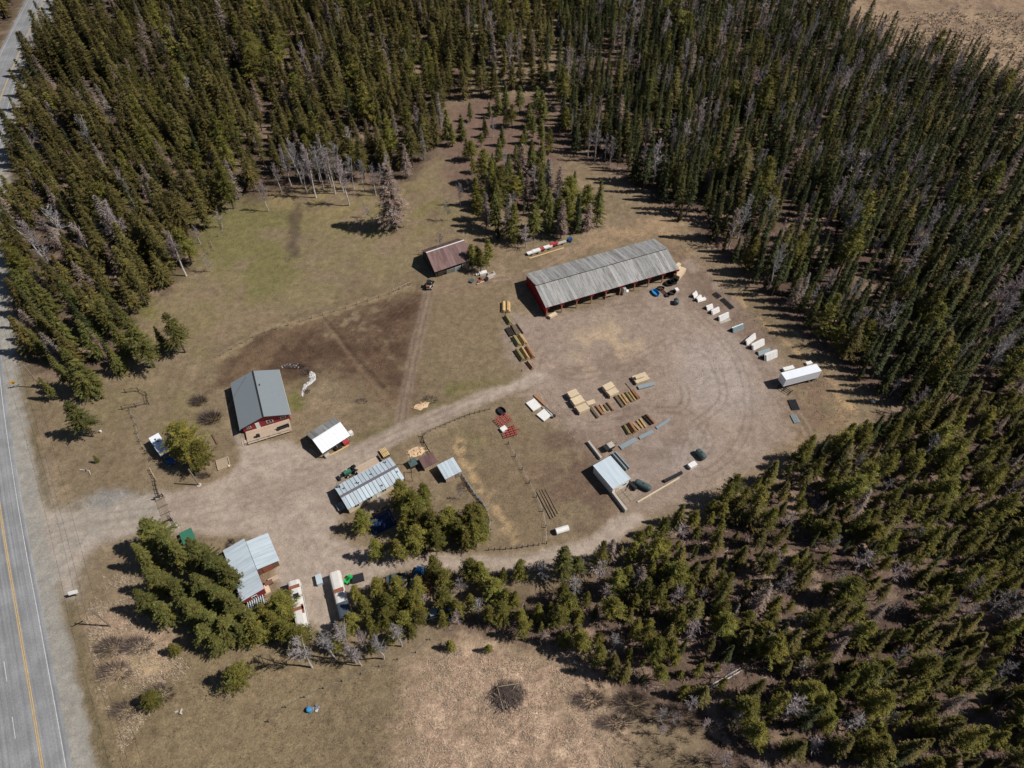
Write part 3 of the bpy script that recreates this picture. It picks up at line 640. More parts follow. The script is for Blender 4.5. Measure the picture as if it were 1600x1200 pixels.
# ------------------------------------------------------------------ panel racks along the right edge of the yard
def rack(a, bb, h, label, m='white', n=4, spread=1.3):
    A, B_ = W(*a), W(*bb); c = (A+B_)/2; Ln = (B_-A).length
    t = thing('panel_rack', label, 'rack', c, ang(A,B_), 'racks of pale panels along the yard edge')
    for s in (-1,1):
        for k in range(n):
            y = s*(.12+k*.07); sl = math.atan2(h,spread*.5)
            o = MB(); Lp = Ln*(1-.03*k); hh = math.hypot(h,spread*.5)
            # a panel: outer tubes and slats in the leaning plane
            base = Matrix.Translation((random.uniform(-.05,.05), s*(spread*.5+.07*k), .06)) @ Matrix.Rotation(-s*(math.pi/2-sl),4,'X').inverted()
            pieces = MB()
            nsl = 7
            for j in range(nsl): pieces.box((0,0,.06+j*(hh-.12)/(nsl-1)),(Lp,.045,.16))
            for x in (-.5,-.17,.17,.5): pieces.box((x*(Lp-.08),0,hh/2),(.08,.05,hh))
            o.add([base @ Vector(p) for p in pieces.v], pieces.f)
            part('panel', o, m, t)
    for x in (-.42,.42):
        mb = MB().tube((x*Ln,-spread*.5,.02),(x*Ln,0,h),.05,n=6).tube((x*Ln,spread*.5,.02),(x*Ln,0,h),.05,n=6)
        part('frame', mb, 'darkmetal', t)
    return t
rack((1081,465),(1087,459),1.1,'small pale panel rack nearest the barn tubs')
rack((1087,471),(1094,465),1.1,'second small pale rack from the barn with loose panels beside it')
rack((1102,483),(1112,479),1.0,'short white rack third along the yard edge')
rack((1110,490),(1122,484),1.1,'short white rack fourth along the yard edge')
rack((1121,500),(1137,493),1.3,'long white rack with a loose rail lying beside it')
rack((1142,518),(1160,511),1.3,'lone long grey-sided rack with open ground on both sides','bluesheet')
rack((1163,538),(1178,526),1.4,'left rack of the close pair of white racks')
rack((1172,545),(1192,535),1.4,'right rack of the close pair of white racks','white',6)
rack((1183,553),(1202,547),.7,'low grey rack beside the last white rack','bluesheet',3)
rack((1192,561),(1212,553),1.6,'last and largest white rack nearest the white trailer','white',6,1.6)
lr = thing('loose_rails','pale loose rails lying on the ground below the long white rack','rails',W(1134,503),RAD(22))
for i in range(3): part('rail', MB().tube((-1.8,i*.35,.08),(1.8,i*.3+.1,.08),.06,n=6), 'white', lr)
lp = thing('panel_pile','pale loose panels lying beside the second small rack','panels',W(1097,469),RAD(22))
for i in range(2): part('panel', MB().box((i*.3,i*.2,.1+i*.12),(2.0,1.0,.1)), 'white', lp)
def grid(px, L_, w_, label, rz, m='black', n=5, h=.35, name='black_grate'):
    t = thing(name, label, 'grate', W(*px), rz, 'dark grates lying in the yard')
    for i in range(n): part('bar', MB().box((0,-w_/2+(i+.5)*w_/n,h*.7),(L_,w_/n*.62,.1)), m, t)
    for x in (-.45,0,.45): part('cross_bar', MB().box((x*L_,0,h*.32),(.16,w_,h*.6)), m, t)
grid((1120,462),2.2,1.7,'small square dark grate behind the first racks',RAD(-55))
grid((1136,475),4.6,1.5,'long dark grate behind the racks near the woods',RAD(-60))
grid((1240,633),3.3,2.2,'black grate lying below the white trailer',RAD(-84))
grid((1242,655),2.6,1.6,'grey grate below the black one at the yard edge',RAD(-80),'bluesheet')

# ------------------------------------------------------------------ white semi-trailer
t = thing('box_trailer','white box trailer parked by the woods at the right of the yard','trailer',XY(74.9,118.1),RAD(17))
L_, w_ = 10.4, 2.5
part('box', MB().box((0,0,2.65),(L_,w_,2.7)), 'whitemetal', t)
part('roof', MB().box((0,0,4.02),(L_+.04,w_+.04,.06)), 'whitemetal', t)
part('side_rail', MB().box((0,-w_/2-.02,1.36),(L_,.05,.16)), 'galv', t); part('side_rail', MB().box((0,w_/2+.02,1.36),(L_,.05,.16)), 'galv', t)
part('chassis', MB().box((0,0,1.15),(L_-.4,.9,.28)), 'darkmetal', t)
d_ = part('rear_door', MB().box((L_/2+.03,0,2.65),(.06,w_-.1,2.6)), 'whitemetal', t); part('latch_bar', MB().tube((L_/2+.1,.3,1.4),(L_/2+.1,.3,3.9),.03,n=6), 'galv', d_)
for x in (L_/2-1.1,L_/2-2.3):
    for s in (-1,1):
        wh = part('wheel', MB().tube((x,s*.75,.52),(x,s*1.18,.52),.52,n=16), 'tyre', t); part('rim', MB().tube((x,s*1.17,.52),(x,s*1.2,.52),.28,n=12), 'galv', wh)
for s in (-1,1): part('landing_leg', MB().box((-L_/2+2.2,s*.6,.55),(.14,.14,1.1)), 'darkmetal', t)
def crate(px, d, m, label, rz, name='white_crate', lid=True, group=None):
    t = thing(name, label, 'crate', W(*px), rz, group)
    part('box', MB().box((0,0,d[2]/2),d), m, t)
    part('lid', MB().box((0,0,d[2]+.03),(d[0]+.06,d[1]+.06,.06)), m, t); return t
crate((1231,578),(3.0,1.1,.8),'white','long white crate behind the front of the box trailer',RAD(17))
crate((1263,569),(1.6,.9,.6),'white','small white crate behind the rear of the box trailer',RAD(17))
fr = thing('rack_frame','black metal rack frame lying at the front corner of the white trailer','frame',W(1226,609),RAD(-45))
for y in (-.9,-.3,.3,.9): part('rail', MB().box((0,y,.5),(3.6,.1,.1)), 'darkmetal', fr)
for x in (-1.7,0,1.7): part('cross_rail', MB().box((x,0,.42),(.12,2.0,.1)), 'darkmetal', fr)
for x in (-1.7,1.7):
    for y in (-.9,.9): part('leg', MB().box((x,y,.2),(.1,.1,.4)), 'darkmetal', fr)
tag(part('white_boulder', MB().lathe([(.5,0),(.7,.3),(.5,.6),(.15,.75)],9), 'stone', None, W(1364,628)),'pale bag lying at the tip of the clearing by the woods','bag')

# ------------------------------------------------------------------ white shed and its surroundings
s_ = thing('white_shed','small white shed with flat pale roof at the lower edge of the yard','shed',XY(23.3,88.4),RAD(33))
part('wall', MB().box((0,0,1.4),(4.9,7.2,2.8)), 'white', s_)
part('roof', MB().box((0,0,2.95),(5.3,7.6,.18),ry=.03), 'palemetal', s_)
door(s_, (-.9,-3.63,1.05), .95, 2.05, 'y', 'cream'); window(s_, (1.2,-3.62,1.6), 1.1, .9, 'y'); window(s_, (2.47,1.0,1.6), 1.2, .9, 'x')
pd = thing('pallet_deck','grey pallets laid as a deck in front of the white shed','deck',W(972,776),RAD(33))
for i in range(3):
    for j in range(3):
        o = part('pallet', MB().box((-1.6+i*1.6,-1.5+j*1.5,.1),(1.5,1.4,.16)), 'greywood', pd)
for x,y in ((1.8,2.2),(2.9,1.2)): part('rail', MB().box((x,y,.6),(2.6,.08,.12),rz=.5*(x>2)), 'greywood', pd)
def beam(a, bb, w, h, m, label, name, cat, z=0.0):
    A, B_ = W(*a), W(*bb); c = (A+B_)/2; Ln = (B_-A).length; t = thing(name, label, cat, c, ang(A,B_))
    part('body', MB().prism([(-w/2,z),(w/2,z),(w*.32,z+h),(-w*.32,z+h)],-Ln/2,Ln/2), m, t).rotation_euler = (0,0,math.pi/2)
    for x in (-.48,.48): part('end_cap', MB().box((x*Ln,0,z+h*.5),(.1,w*.9,h*1.04)), m, t)
    return t
beam((956,771),(978,800),.9,1.1,'concrete','long concrete feed wall below the white shed','feed_wall','wall')
beam((919,692),(939,718),.8,.9,'concrete','long pale trough above the white shed','trough','trough')
beam((996,785),(1061,747),.35,.3,'cream','long pale beam lying along the yard edge right of the shed','long_beam','beam')
beam((1037,753),(1065,739),.8,.6,'black','dark gutter-shaped trough beside the long pale beam','dark_trough','trough')
beam((980,754),(993,766),1.0,1.1,'black','dark trough standing at the corner of the white shed','dark_trough','trough')
capsule((1004,761),4.2,.8,'teal','long dark teal tank right of the white shed',RAD(-33))
capsule((1094,713),3.0,.85,'teal','dark grey-green tank on its own at the yard bottom right',RAD(-58))
crate((1081,729),(2.0,1.2,1.0),'white','white box beside the lone dark tank',RAD(30))
rk = thing('board_rack','grey boards stacked along the right wall of the white shed','boards',W(969,722),RAD(-57))
for i in range(4): part('board', MB().box((0,-.6+i*.4,.3+.1*(i%2)),(5.4,.3,.5)), 'bluesheet' if i%2 else 'darkmetal', rk)
im = thing('black_implement','dark machine with a drawbar above the white shed','implement',W(951,701),RAD(30))
part('hopper', MB().prism([(-1.1,.5),(1.1,.5),(1.4,1.3),(-1.4,1.3)],-.8,.8), 'darkmetal', im); part('drawbar', MB().tube((1.1,0,.6),(2.6,.2,.4),.09), 'darkmetal', im)
for s in (-1,1): part('wheel', MB().tube((0,s*.85,.4),(0,s*1.1,.4),.4,n=14), 'tyre', im)
part('lid', MB().box((.5,0,1.34),(1.6,1.5,.06)), 'concrete', im)

# ------------------------------------------------------------------ white flat deck panels, red implements, poles in the paddock
def deckbed(px4, label):
    t = flat(px4, .5, 'white', label, 'white flat beds near the driveway', 'flat_bed', 2); return t
deckbed([(833,644),(822,631),(834,624),(846,636)],'upper white flat bed beside the driveway bend')
deckbed([(849,659),(837,648),(852,640),(864,649)],'lower white flat bed beside the driveway bend')
au = thing('auger','long tube auger resting across the two white flat beds','auger',W(853,640),RAD(-52))
part('tube', MB().tube((-4,0,.7),(3.2,0,.95),.13), 'darkmetal', au); part('head', MB().box((3.3,0,.85),(.5,.5,.6)), 'darkmetal', au)
for x in (-2.5,1.5): part('strut', MB().tube((x,-.5,.45),(x,0,.75),.05,n=6), 'darkmetal', au)
bo = thing('red_boards','reddish boards leaning at the upper white flat bed','boards',W(842,626),RAD(-52))
for i in range(3): part('board', MB().box((0,i*.3,.3+.06*i),(4.2,.26,.12)), 'post_red', bo)
def harrow(px, label, rz, wheels=True):
    t = thing('red_harrow', label, 'harrow', W(*px), rz, 'red harrows in the paddock')
    for y in (-1.3,-.65,0,.65,1.3): part('bar', MB().box((0,y,.55),(3.4,.16,.12)), 'redimp', t)
    for x in (-1.6,-.55,.55,1.6): part('cross_bar', MB().box((x,0,.66),(.14,2.9,.1)), 'redimp', t)
    mb = MB()
    for x in (-1.4,-.7,0,.7,1.4):
        for y in (-1.3,-.65,0,.65,1.3): mb.tube((x,y,.02),(x,y,.5),.04,.05,n=5)
    part('tines', mb, 'darkmetal', t); part('hitch', MB().tube((1.7,0,.6),(2.9,0,.5),.07), 'redimp', t)
harrow((786,658),'upper red harrow below the black trough',RAD(40)); harrow((796,676),'lower red harrow touching the white box',RAD(20))
crate((787,672),(1.5,1.3,.7),'white','white box sitting between the two red harrows',RAD(35))
tub((784,644),1.3,.9,.7,'black','black tub above the red harrows',RAD(-55),None)
pg = 'long poles lying in the paddock'
for i,(a,bb,r) in enumerate([((861,811),(839,769),.16),((865,809),(843,766),.13),((869,807),(847,765),.15),((872,803),(852,764),.12)]):
    A, B_ = W(*a), W(*bb); c = (A+B_)/2; Ln = (B_-A).length
    o = part('long_pole', MB().tube((-Ln/2,0,r),(Ln/2,0,r*.85),r,r*.7,n=8), 'post_grey', None, c, ang(A,B_))
    tag(o, ['leftmost long grey pole of the four in the paddock','second long grey pole from the left in the paddock','third long grey pole from the left in the paddock','rightmost long grey pole of the four in the paddock'][i], 'pole', pg)
bl = thing('wrapped_bale','pale wrapped roll lying near the south lane','bale',W(878,830),RAD(18))
part('roll', MB().tube((-1.5,0,.75),(1.5,0,.75),.75,n=16), 'white', bl); part('end_face', MB().tube((-1.53,0,.75),(-1.5,0,.75),.6,n=14), 'concrete', bl)

# ------------------------------------------------------------------ house
h = thing('house','red house with blue-grey shingle roof and pale front deck','house',XY(-63.7,110.1),RAD(22))
Wh, Lh, he, hr = 12.4, 15.7, 3.0, 5.2
gp = [(-Wh/2+.5,0),(Wh/2-.5,0),(Wh/2-.5,he-.05),(0,hr-.22),(-Wh/2+.5,he-.05)]
part('wall', MB().prism(gp,-Lh/2+.8,Lh/2-.5), 'redsiding', h)
for s in (-1,1):
    l = math.hypot(Wh/2,hr-he); a = math.atan2(hr-he,Wh/2)
    o = part('roof', MB().box((s*(Wh/4+.02),0,(he+hr)/2),(l+.02,Lh,.12),ry=s*a), 'blueroof', h)
    for yy in np.arange(-Lh/2+.5,Lh/2,1.0): pass
    part('fascia', MB().box((s*(Wh/2+.03),0,he-.1),(.08,Lh+.05,.2)), 'white', o)
part('ridge_cap', MB().box((0,0,hr+.05),(.4,Lh+.02,.06)), 'darkmetal', h)
part('vent_pipe', MB().tube((.9,2.6,hr-.6),(.9,2.6,hr+.35),.12), 'darkmetal', h)
yf = -Lh/2+.8
window(h,(.9,yf-.03,1.9),1.6,1.1,'y'); door(h,(-2.1,yf-.04,1.7),1.0,2.0,'y'); window(h,(-4.2,yf-.03,1.9),1.0,.9,'y'); window(h,(4.2,yf-.03,1.9),1.4,1.0,'y')
for y in (-4,0,4): window(h,(Wh/2-.48,y,1.7),1.4,1.0,'x'); window(h,(-Wh/2+.48,y,1.7),1.4,1.0,'x')
dk = part('deck', MB().box((0,yf-2.0,.62),(Wh-1.6,3.9,.1)), 'deck', h)
for i in range(13): part('deck_board', MB().box((0,yf-.3-i*.3,.70),(Wh-1.6,.27,.05)), 'deck', dk)
for x in np.linspace(-Wh/2+1,Wh/2-1,6): part('deck_post', MB().box((x,yf-3.85,.35),(.14,.14,.7)), 'deck', dk)
for x in np.linspace(-Wh/2+.9,Wh/2-.9,5): part('rail_post', MB().box((x,yf-3.88,1.2),(.1,.1,1.0)), 'deck', dk)
part('rail', MB().box((0,yf-3.88,1.72),(Wh-1.7,.12,.06)), 'deck', dk)
part('steps', MB().box((-Wh/2+.4,yf-3,.2),(.9,1.4,.4)).box((-Wh/2-.3,yf-3,.1),(.6,1.4,.2)), 'deck', h)
tb = thing('deck_bench','dark bench on the right part of the house deck','bench',h.matrix_basis @ Vector((3.6,yf-2.6,.72)),RAD(22+4))
part('seat', MB().box((0,0,.45),(3.0,.5,.08)), 'darkmetal', tb); part('back', MB().box((0,.28,.75),(3.0,.08,.5)), 'darkmetal', tb)
for x in (-1.3,1.3): part('leg', MB().box((x,0,.2),(.1,.45,.42)), 'darkmetal', tb)
gr_ = thing('grill','small dark grill near the house door','grill',h.matrix_basis @ Vector((-2.6,yf-2.9,.72)),RAD(22))
part('body', MB().box((0,0,.8),(.9,.55,.35)), 'darkmetal', gr_); part('lid', MB().lathe([(.5,0),(.42,.2),(.1,.28)],10,c=(0,0,.97),sx=.9,sy=.6), 'black', gr_)
for x in (-.35,.35): part('leg', MB().box((x,0,.32),(.06,.4,.64)), 'darkmetal', gr_)
# flower bed of stones in front of the deck
st = thing('front_flower_bed','stone-edged flower bed running along the front of the house deck','flower bed',W(420,682),RAD(20))
for i in range(16): part('stone', MB().lathe([(.25,-.05),(.32,.1),(.15,.28)],7,c=(-5+i*.65,random.uniform(-.2,.2),0),sx=random.uniform(.7,1.3)), 'stone', st)
mbp = MB()
for i in range(140):
    x, y_, = random.uniform(-5,5), random.uniform(.2,.9); a = random.uniform(0,6.28); mbp.add([(x,y_,0),(x+.12,y_+.05,0),(x+.25*math.cos(a),y_+.25*math.sin(a),.45)],[(0,1,2)])
part('dry_plants', mbp, 'brush', st)

# rock garden right of the house
rg = thing('stone_path','winding path of white stones in the garden right of the house','path',W(480,600),0)
P0 = W(480,600); k = 0
rib_ = [(485,581),(489,586),(489.5,593),(484,599),(478,603),(474,610),(472,619)]; rw2 = [.35,.75,.7,.5,.4,.35,.25]; mbr = MB(); Pq = [W(*q_)-P0 for q_ in rib_]
for i_ in range(len(Pq)):
    d_3 = (Pq[min(i_+1,len(Pq)-1)]-Pq[max(i_-1,0)]).normalized(); n_3 = Vector((-d_3.y,d_3.x,0))*rw2[i_]; mbr.v += [tuple(Pq[i_]+n_3+Vector((0,0,.03))),tuple(Pq[i_]+Vector((0,0,.12))),tuple(Pq[i_]-n_3+Vector((0,0,.03)))]
for i_ in range(len(Pq)-1): a_ = i_*3; mbr.f += [(a_,a_+1,a_+4,a_+3),(a_+1,a_+2,a_+5,a_+4)]
part('gravel_bed', mbr, 'stone', rg)
for a, bb, n, w in [((486,583),(489,592),44,1.2),((489,592),(477,602),40,.9),((477,602),(472,618),30,.7),((440,573),(452,571),8,1.0),((452,571),(466,572),12,1.2)]:
    A, B_ = W(*a)-P0, W(*bb)-P0
    for i in range(n):
        q = A.lerp(B_,random.random()); r = random.uniform(.12,.26)
        part('stone', MB().lathe([(r,-.05),(r*1.1,.1),(r*.5,.22)],7,c=(q.x+random.uniform(-w,w)*.5,q.y+random.uniform(-w,w)*.5,0)), 'stone', rg)
def tufts(name, label, cat, px, rx, ry, n, hgt, m, w=.06, rz=0.0, group=None, lean=.35, parts='stems'):
    t = thing(name, label, cat, W(*px), rz, group)
    a = rng.random(n)*6.283; r = np.sqrt(rng.random(n)); x = r*np.cos(a)*rx; y = r*np.sin(a)*ry
    hh = hgt*(1-.45*r*r)*rng.uniform(.6,1.15,n); ln = lean*rng.uniform(.3,1.3,n)
    b2 = rng.random(n)*6.283
    base = np.stack([x*.55,y*.55,np.zeros(n)-.02],1); tip = np.stack([x*.55+np.cos(a)*hh*ln+x*.35,y*.55+np.sin(a)*hh*ln+y*.35,hh],1)
    off = np.stack([np.cos(b2)*w,np.sin(b2)*w,np.zeros(n)],1)
    v = np.concatenate([base-off,base+off,tip],1).reshape(-1,3)
    link(parts, npmesh(parts, v, np.arange(3*n).reshape(-1,3), M[m]), t); return t
for i,(px,rx,ry,n,hg,lb) in enumerate([((312,628),3.2,2.2,420,2.4,'upper brown bare shrub left of the house'),((330,655),4.2,2.8,620,2.6,'lower and larger brown bare shrub left of the house'),
      ((462,573),4.0,1.4,420,1.2,'dark leafless hedge curving behind the house garden'),((478,583),1.6,2.2,260,1.2,'dark leafless bush at the head of the stone path'),
      ((319,744),2.2,1.2,320,1.0,'purplish low bush beside the utility pole'),((480,612),1.3,1.0,140,.8,'dark brown bush at the foot of the stone path'),
      ((565,627),2.2,1.4,170,.6,'low dark plants in the garden right of the stone path'),((672,625),3.0,2.0,300,.5,'brown brush ring round the wood chip heap'),
      ((175,1012),4.5,3.0,520,1.8,'left brown thicket below the power pole'),((215,1010),5.0,2.6,560,1.8,'right brown thicket below the power pole'),
      ((180,1050),5.0,3.0,420,1.4,'lower brown thicket beside the highway'),((250,1085),4.5,2.5,460,1.6,'brown thicket near the bottom left pine'),((195,1110),4.0,2.5,360,1.4,'brown thicket at the bottom left edge'),
      ((920,1095),4.5,2.5,560,1.6,'brown thicket at the edge of the pale meadow'),((985,1100),5.0,3.0,640,1.8,'purple-brown thicket below the lower woods'),((960,1130),5,2,480,1.6,'brown thicket at the bottom of the pale meadow'),
      ((725,762),2.4,2.0,240,.7,'dry weeds inside the garden fence'),((745,790),2.2,1.6,200,.8,'brown weeds near the garden fence corner'),((66,510),4.5,3.5,560,2.2,'grey-brown thicket beside the highway in the left woods'),((47,545),4,3,420,2.0,'brown thicket near the yellow road sign'),
      ((590,300),4,2.5,420,2.0,'brown thicket at the pasture edge behind the birches'),((720,205),3,2,260,1.2,'low brown brush in the far clearing'),((1060,1120),5,3,520,2.0,'grey thicket among the lower woods'),((880,950),3,1.5,260,1.0,'brush strip in the lower woods gap')]):
    tufts('bare_shrub', lb, 'shrub', px, rx, ry, n, hg, 'brush', .035, group='leafless shrubs')

# ------------------------------------------------------------------ carport
c = thing('carport','open carport with white and grey metal roof beside the driveway','carport',XY(-44.8,99.3),RAD(41.5))
L_, w_, he, hr = 7.9, 7.4, 2.5, 3.9
sheets(c, 8, L_, (-w_/2,he), (.2,hr), 'whitemetal', 2, rib=.012); sheets(c, 8, L_, (w_/2,he), (.2,hr), 'galv', 2, rib=.012)
part('ridge_cap', MB().box((0,.2,hr+.03),(L_,.3,.05)), 'whitemetal', c)
for x in (-L_/2+.3,0,L_/2-.3):
    for y in (-w_/2+.3,w_/2-.3): part('post', MB().box((x,y,he/2-.05),(.16,.16,he-.1)), 'greywood', c)
part('back_wall', MB().box((0,w_/2-.25,1.1),(L_-.6,.08,2.2)), 'greywood', c)
for s in (-1,1): part('beam', MB().box((0,s*(w_/2-.3),he-.12),(L_,.18,.2)), 'greywood', c)
for lb, px, d, m in [('red box stored under the carport eave',(541,693),(1.4,1.0,.9),'redimp'),('dark box stored under the carport front',(529,701),(1.6,1.0,.8),'black'),('pale box at the left front post of the carport',(512,713),(1.2,.8,.6),'concrete'),('white bin at the right corner of the carport',(549,679),(.9,.9,1.1),'white')]:
    crate(px, d, m, lb, RAD(41), 'storage_box')
beam((508,716),(545,696),.25,.25,'post_yellow','pale log edging the front of the carport','log_edge','log')

# ------------------------------------------------------------------ mobile home
mh = thing('mobile_home','cream mobile home with pale metal roof panels and grey ridge strip','mobile home',XY(-33.0,85.7),RAD(34.5))
L_, w_, he, hr = 14.6, 7.1, 2.75, 3.35
sheets(mh, 15, L_, (-w_/2,he), (-.32,hr), 'palemetal', 1, rib=.01, gap=.1); sheets(mh, 15, L_, (w_/2,he), (.32,hr), 'palemetal', 1, rib=.01, gap=.1)
part('ridge_strip', MB().box((0,0,hr+.02),(L_+.02,.72,.05)), 'stripgrey', mh)
part('roof_deck', MB().prism([(-w_/2+.1,he-.12),(w_/2-.1,he-.12),(.3,hr-.12),(-.3,hr-.12)],-L_/2+.05,L_/2-.05), 'darkmetal', mh).rotation_euler = (0,0,math.pi/2)
part('wall', MB().box((0,0,1.35),(L_-.5,w_-.9,2.55)), 'cream', mh)
for x in (-5,-1.6,2,5): window(mh,(x,-w_/2+.43,1.7),1.3,.9,'y')
door(mh,(.4,-w_/2+.42,1.15),.95,2.0,'y'); window(mh,(-L_/2+.24,0,1.7),1.4,.9,'x')
for x,y in ((-6.2,2.6),(-5.6,1.6),(-2.6,1.3),(1.3,1.5),(5.6,2.6),(6.6,-1.4),(2.0,-2.6),(-2.2,1.0)): part('vent_pipe', MB().tube((x,y,he),(x,y,hr+.25),.12,n=8), 'darkmetal', mh)
part('chimney', MB().box((-6.4,2.9,hr-.1),(.5,.4,.6)).tube((-6.4,2.9,hr+.1),(-6.4,2.9,hr+.6),.14), 'galv', mh)
part('back_step', MB().box((-L_/2-.8,-.4,.35),(1.6,1.8,.7)), 'galv', mh)
pc = part('porch', MB().box((-1.0,-w_/2-1.2,.3),(6.0,2.8,.14)), 'greywood', mh)
for x in (-3.8,-1.0,1.8): part('porch_post', MB().box((x,-w_/2-2.4,1.2),(.14,.14,2.2)), 'greywood', pc)
tp = thing('blue_tarp_heap','heap under a blue tarp in front of the mobile home','tarp',W(596,816),RAD(30))
vs = []; fs = []; n = 9
for i in range(n):
    for j in range(n):
        u, v_ = i/(n-1)*2-1, j/(n-1)*2-1; vs.append((u*2.9,v_*2.3,max(.02,(1-u*u)*(1-v_*v_)*1.1+random.uniform(-.15,.15))))
for i in range(n-1):
    for j in range(n-1): a = i*n+j; fs.append((a,a+n,a+n+1,a+1))
part('tarp', MB().add(vs,fs), 'tarp', tp)
for u in (-1,1): part('weight_plank', MB().box((u*2.4,0,.25),(.2,3.4,.12)), 'greywood', tp)
# flatbed trailer and forklift-like tractor behind the mobile home
ft = thing('flatbed_trailer','pale plank flatbed trailer parked behind the mobile home','trailer',W(577,731),RAD(34.5))
for i in range(6): part('deck_plank', MB().box((0,-1.15+i*.46,.95),(6.2,.44,.08)), 'deck', ft)
part('frame', MB().box((0,0,.8),(6.3,2.2,.2)), 'darkmetal', ft); part('headboard', MB().box((3.1,0,1.3),(.1,2.6,.7)), 'darkwood', ft)
for x in (-.7,.5):
    for s in (-1,1): part('wheel', MB().tube((x,s*1.15,.4),(x,s*1.4,.4),.4,n=14), 'tyre', ft)
part('tongue', MB().tube((-3.1,0,.75),(-5.0,0,.55),.1), 'darkmetal', ft)
pl_ = thing('pallet_pair','two wooden pallets at the end of the flatbed trailer','pallet',W(601,709),RAD(34.5))
for y in (-.65,.65):
    for i in range(5): part('slat', MB().box((-.7+i*.35,y,.62),(.26,1.2,.08)), 'post_yellow', pl_)
part('stringer', MB().box((0,0,.3),(1.7,2.4,.55)), 'darkwood', pl_)
tr = thing('small_tractor','small dark tractor hitched at the front of the flatbed trailer','tractor',W(550,738),RAD(34.5+180))
part('hood', MB().box((1.0,0,1.0),(1.7,.8,.7)), 'greenmetal', tr); part('seat', MB().box((-.6,0,1.3),(.5,.5,.5)), 'black', tr); part('chassis', MB().box((.2,0,.6),(3.0,.7,.35)), 'darkmetal', tr)
for x,r in ((-.8,.65),(1.4,.42)):
    for s in (-1,1): wh = part('wheel', MB().tube((x,s*.6,r),(x,s*.95,r),r,n=14), 'tyre', tr); part('rim', MB().tube((x,s*.94,r),(x,s*.97,r),r*.5,n=10), 'white', wh)
part('loader_arm', MB().box((2.6,0,.5),(1.4,.35,.2)).box((3.3,0,.4),(.5,1.3,.5)), 'darkmetal', tr); part('roll_bar', MB().tube((-1.0,-.4,1),(-1.0,-.4,2.2),.05).tube((-1.0,.4,1),(-1.0,.4,2.2),.05).tube((-1.0,-.4,2.2),(-1.0,.4,2.2),.05), 'darkmetal', tr)

# ------------------------------------------------------------------ garden sheds
s_ = thing('brown_shed','small shed with brown metal roof and board walls','shed',XY(-20.0,92.4),RAD(31))
part('wall', MB().box((0,0,.85),(3.3,2.3,1.7)), 'greywood', s_); slab('roof', s_, -1.85, 1.85, (-1.45,1.75),(1.45,2.15), 'rustroof', .08)
for i in range(8): part('siding_board', MB().box((-1.45+i*.41,-1.17,.85),(.36,.05,1.65)), 'deck', s_)
s_ = thing('grey_shed','board shed with pale metal roof at the garden fence corner','shed',XY(-14.8,89.9),RAD(31))
part('wall', MB().box((0,0,1.0),(3.9,3.7,2.0)), 'greywood', s_); sheets(s_, 5, 4.4, (-2.15,2.1),(2.15,2.5), 'palemetal', 2)
for i in range(9): part('siding_board', MB().box((-1.75+i*.44,-1.88,1.0),(.39,.05,1.95)), 'deck', s_)
door(s_, (1.0,-1.93,.95), .9, 1.8, 'y', 'greywood')
s_ = thing('coop','small dark-roofed animal coop beside the brown shed','coop',W(646,727),RAD(31))
part('wall', MB().box((0,0,.6),(1.6,1.5,1.2)), 'darkwood', s_); slab('roof', s_, -1.0, 1.0, (-.95,1.2),(.95,1.5), 'teal', .06)
mk = thing('mast','thin mast standing beside the coop','pole',W(643,727),0); part('pole', MB().tube((0,0,0),(0,0,4.4),.07,.05), 'darkwood', mk); part('cap', MB().lathe([(.09,0),(.09,.08),(.02,.14)],8,c=(0,0,4.4)), 'darkmetal', mk)
gs = thing('swing_frame','thin timber frame between the mobile home and the coop','frame',W(644,745),RAD(100))
for x in (-1.2,1.2): part('post', MB().tube((x,0,0),(x,0,2.2),.07), 'darkwood', gs)
part('crossbar', MB().tube((-1.3,0,2.2),(1.3,0,2.2),.07), 'darkwood', gs)

# ------------------------------------------------------------------ heaps
def heap(px, rx, ry, h_, m, label, name='chip_heap', cat='heap', pieces=0, pm=None):
    t = thing(name, label, cat, W(*px), RAD(25)); vs = []; fs = []; n = 14
    for j in range(6):
        for i in range(n):
            a = 2*math.pi*i/n; r = (j/5); k = 1+random.uniform(-.3,.3)
            vs.append((rx*r*k*math.cos(a),ry*r*k*math.sin(a),h_*(1-r)**1.2*random.uniform(.8,1.15)-(.04 if j == 5 else 0)))
    for j in range(5):
        for i in range(n): fs.append((j*n+i,j*n+(i+1)%n,(j+1)*n+(i+1)%n,(j+1)*n+i))
    part('mound', MB().add(vs,fs), m, t)
    for i in range(pieces):
        a = random.uniform(0,6.28); r = random.uniform(.2,1.1); x, y_ = r*rx*math.cos(a), r*ry*math.sin(a)
        part('split_log', MB().tube((x,y_,.15+h_*max(0,1-r)),(x+random.uniform(-.4,.4),y_+random.uniform(-.4,.4),.2+h_*max(0,1-r)),.07,n=6), pm or m, t)
heap((659,634),2.2,1.3,.35,'chips','pale wood chip heap beside the farm track',pieces=10,pm='chips')
heap((651,706),2.8,1.4,.35,'chips','bright split firewood heap behind the coop','firewood_heap',pieces=26,pm='chips')

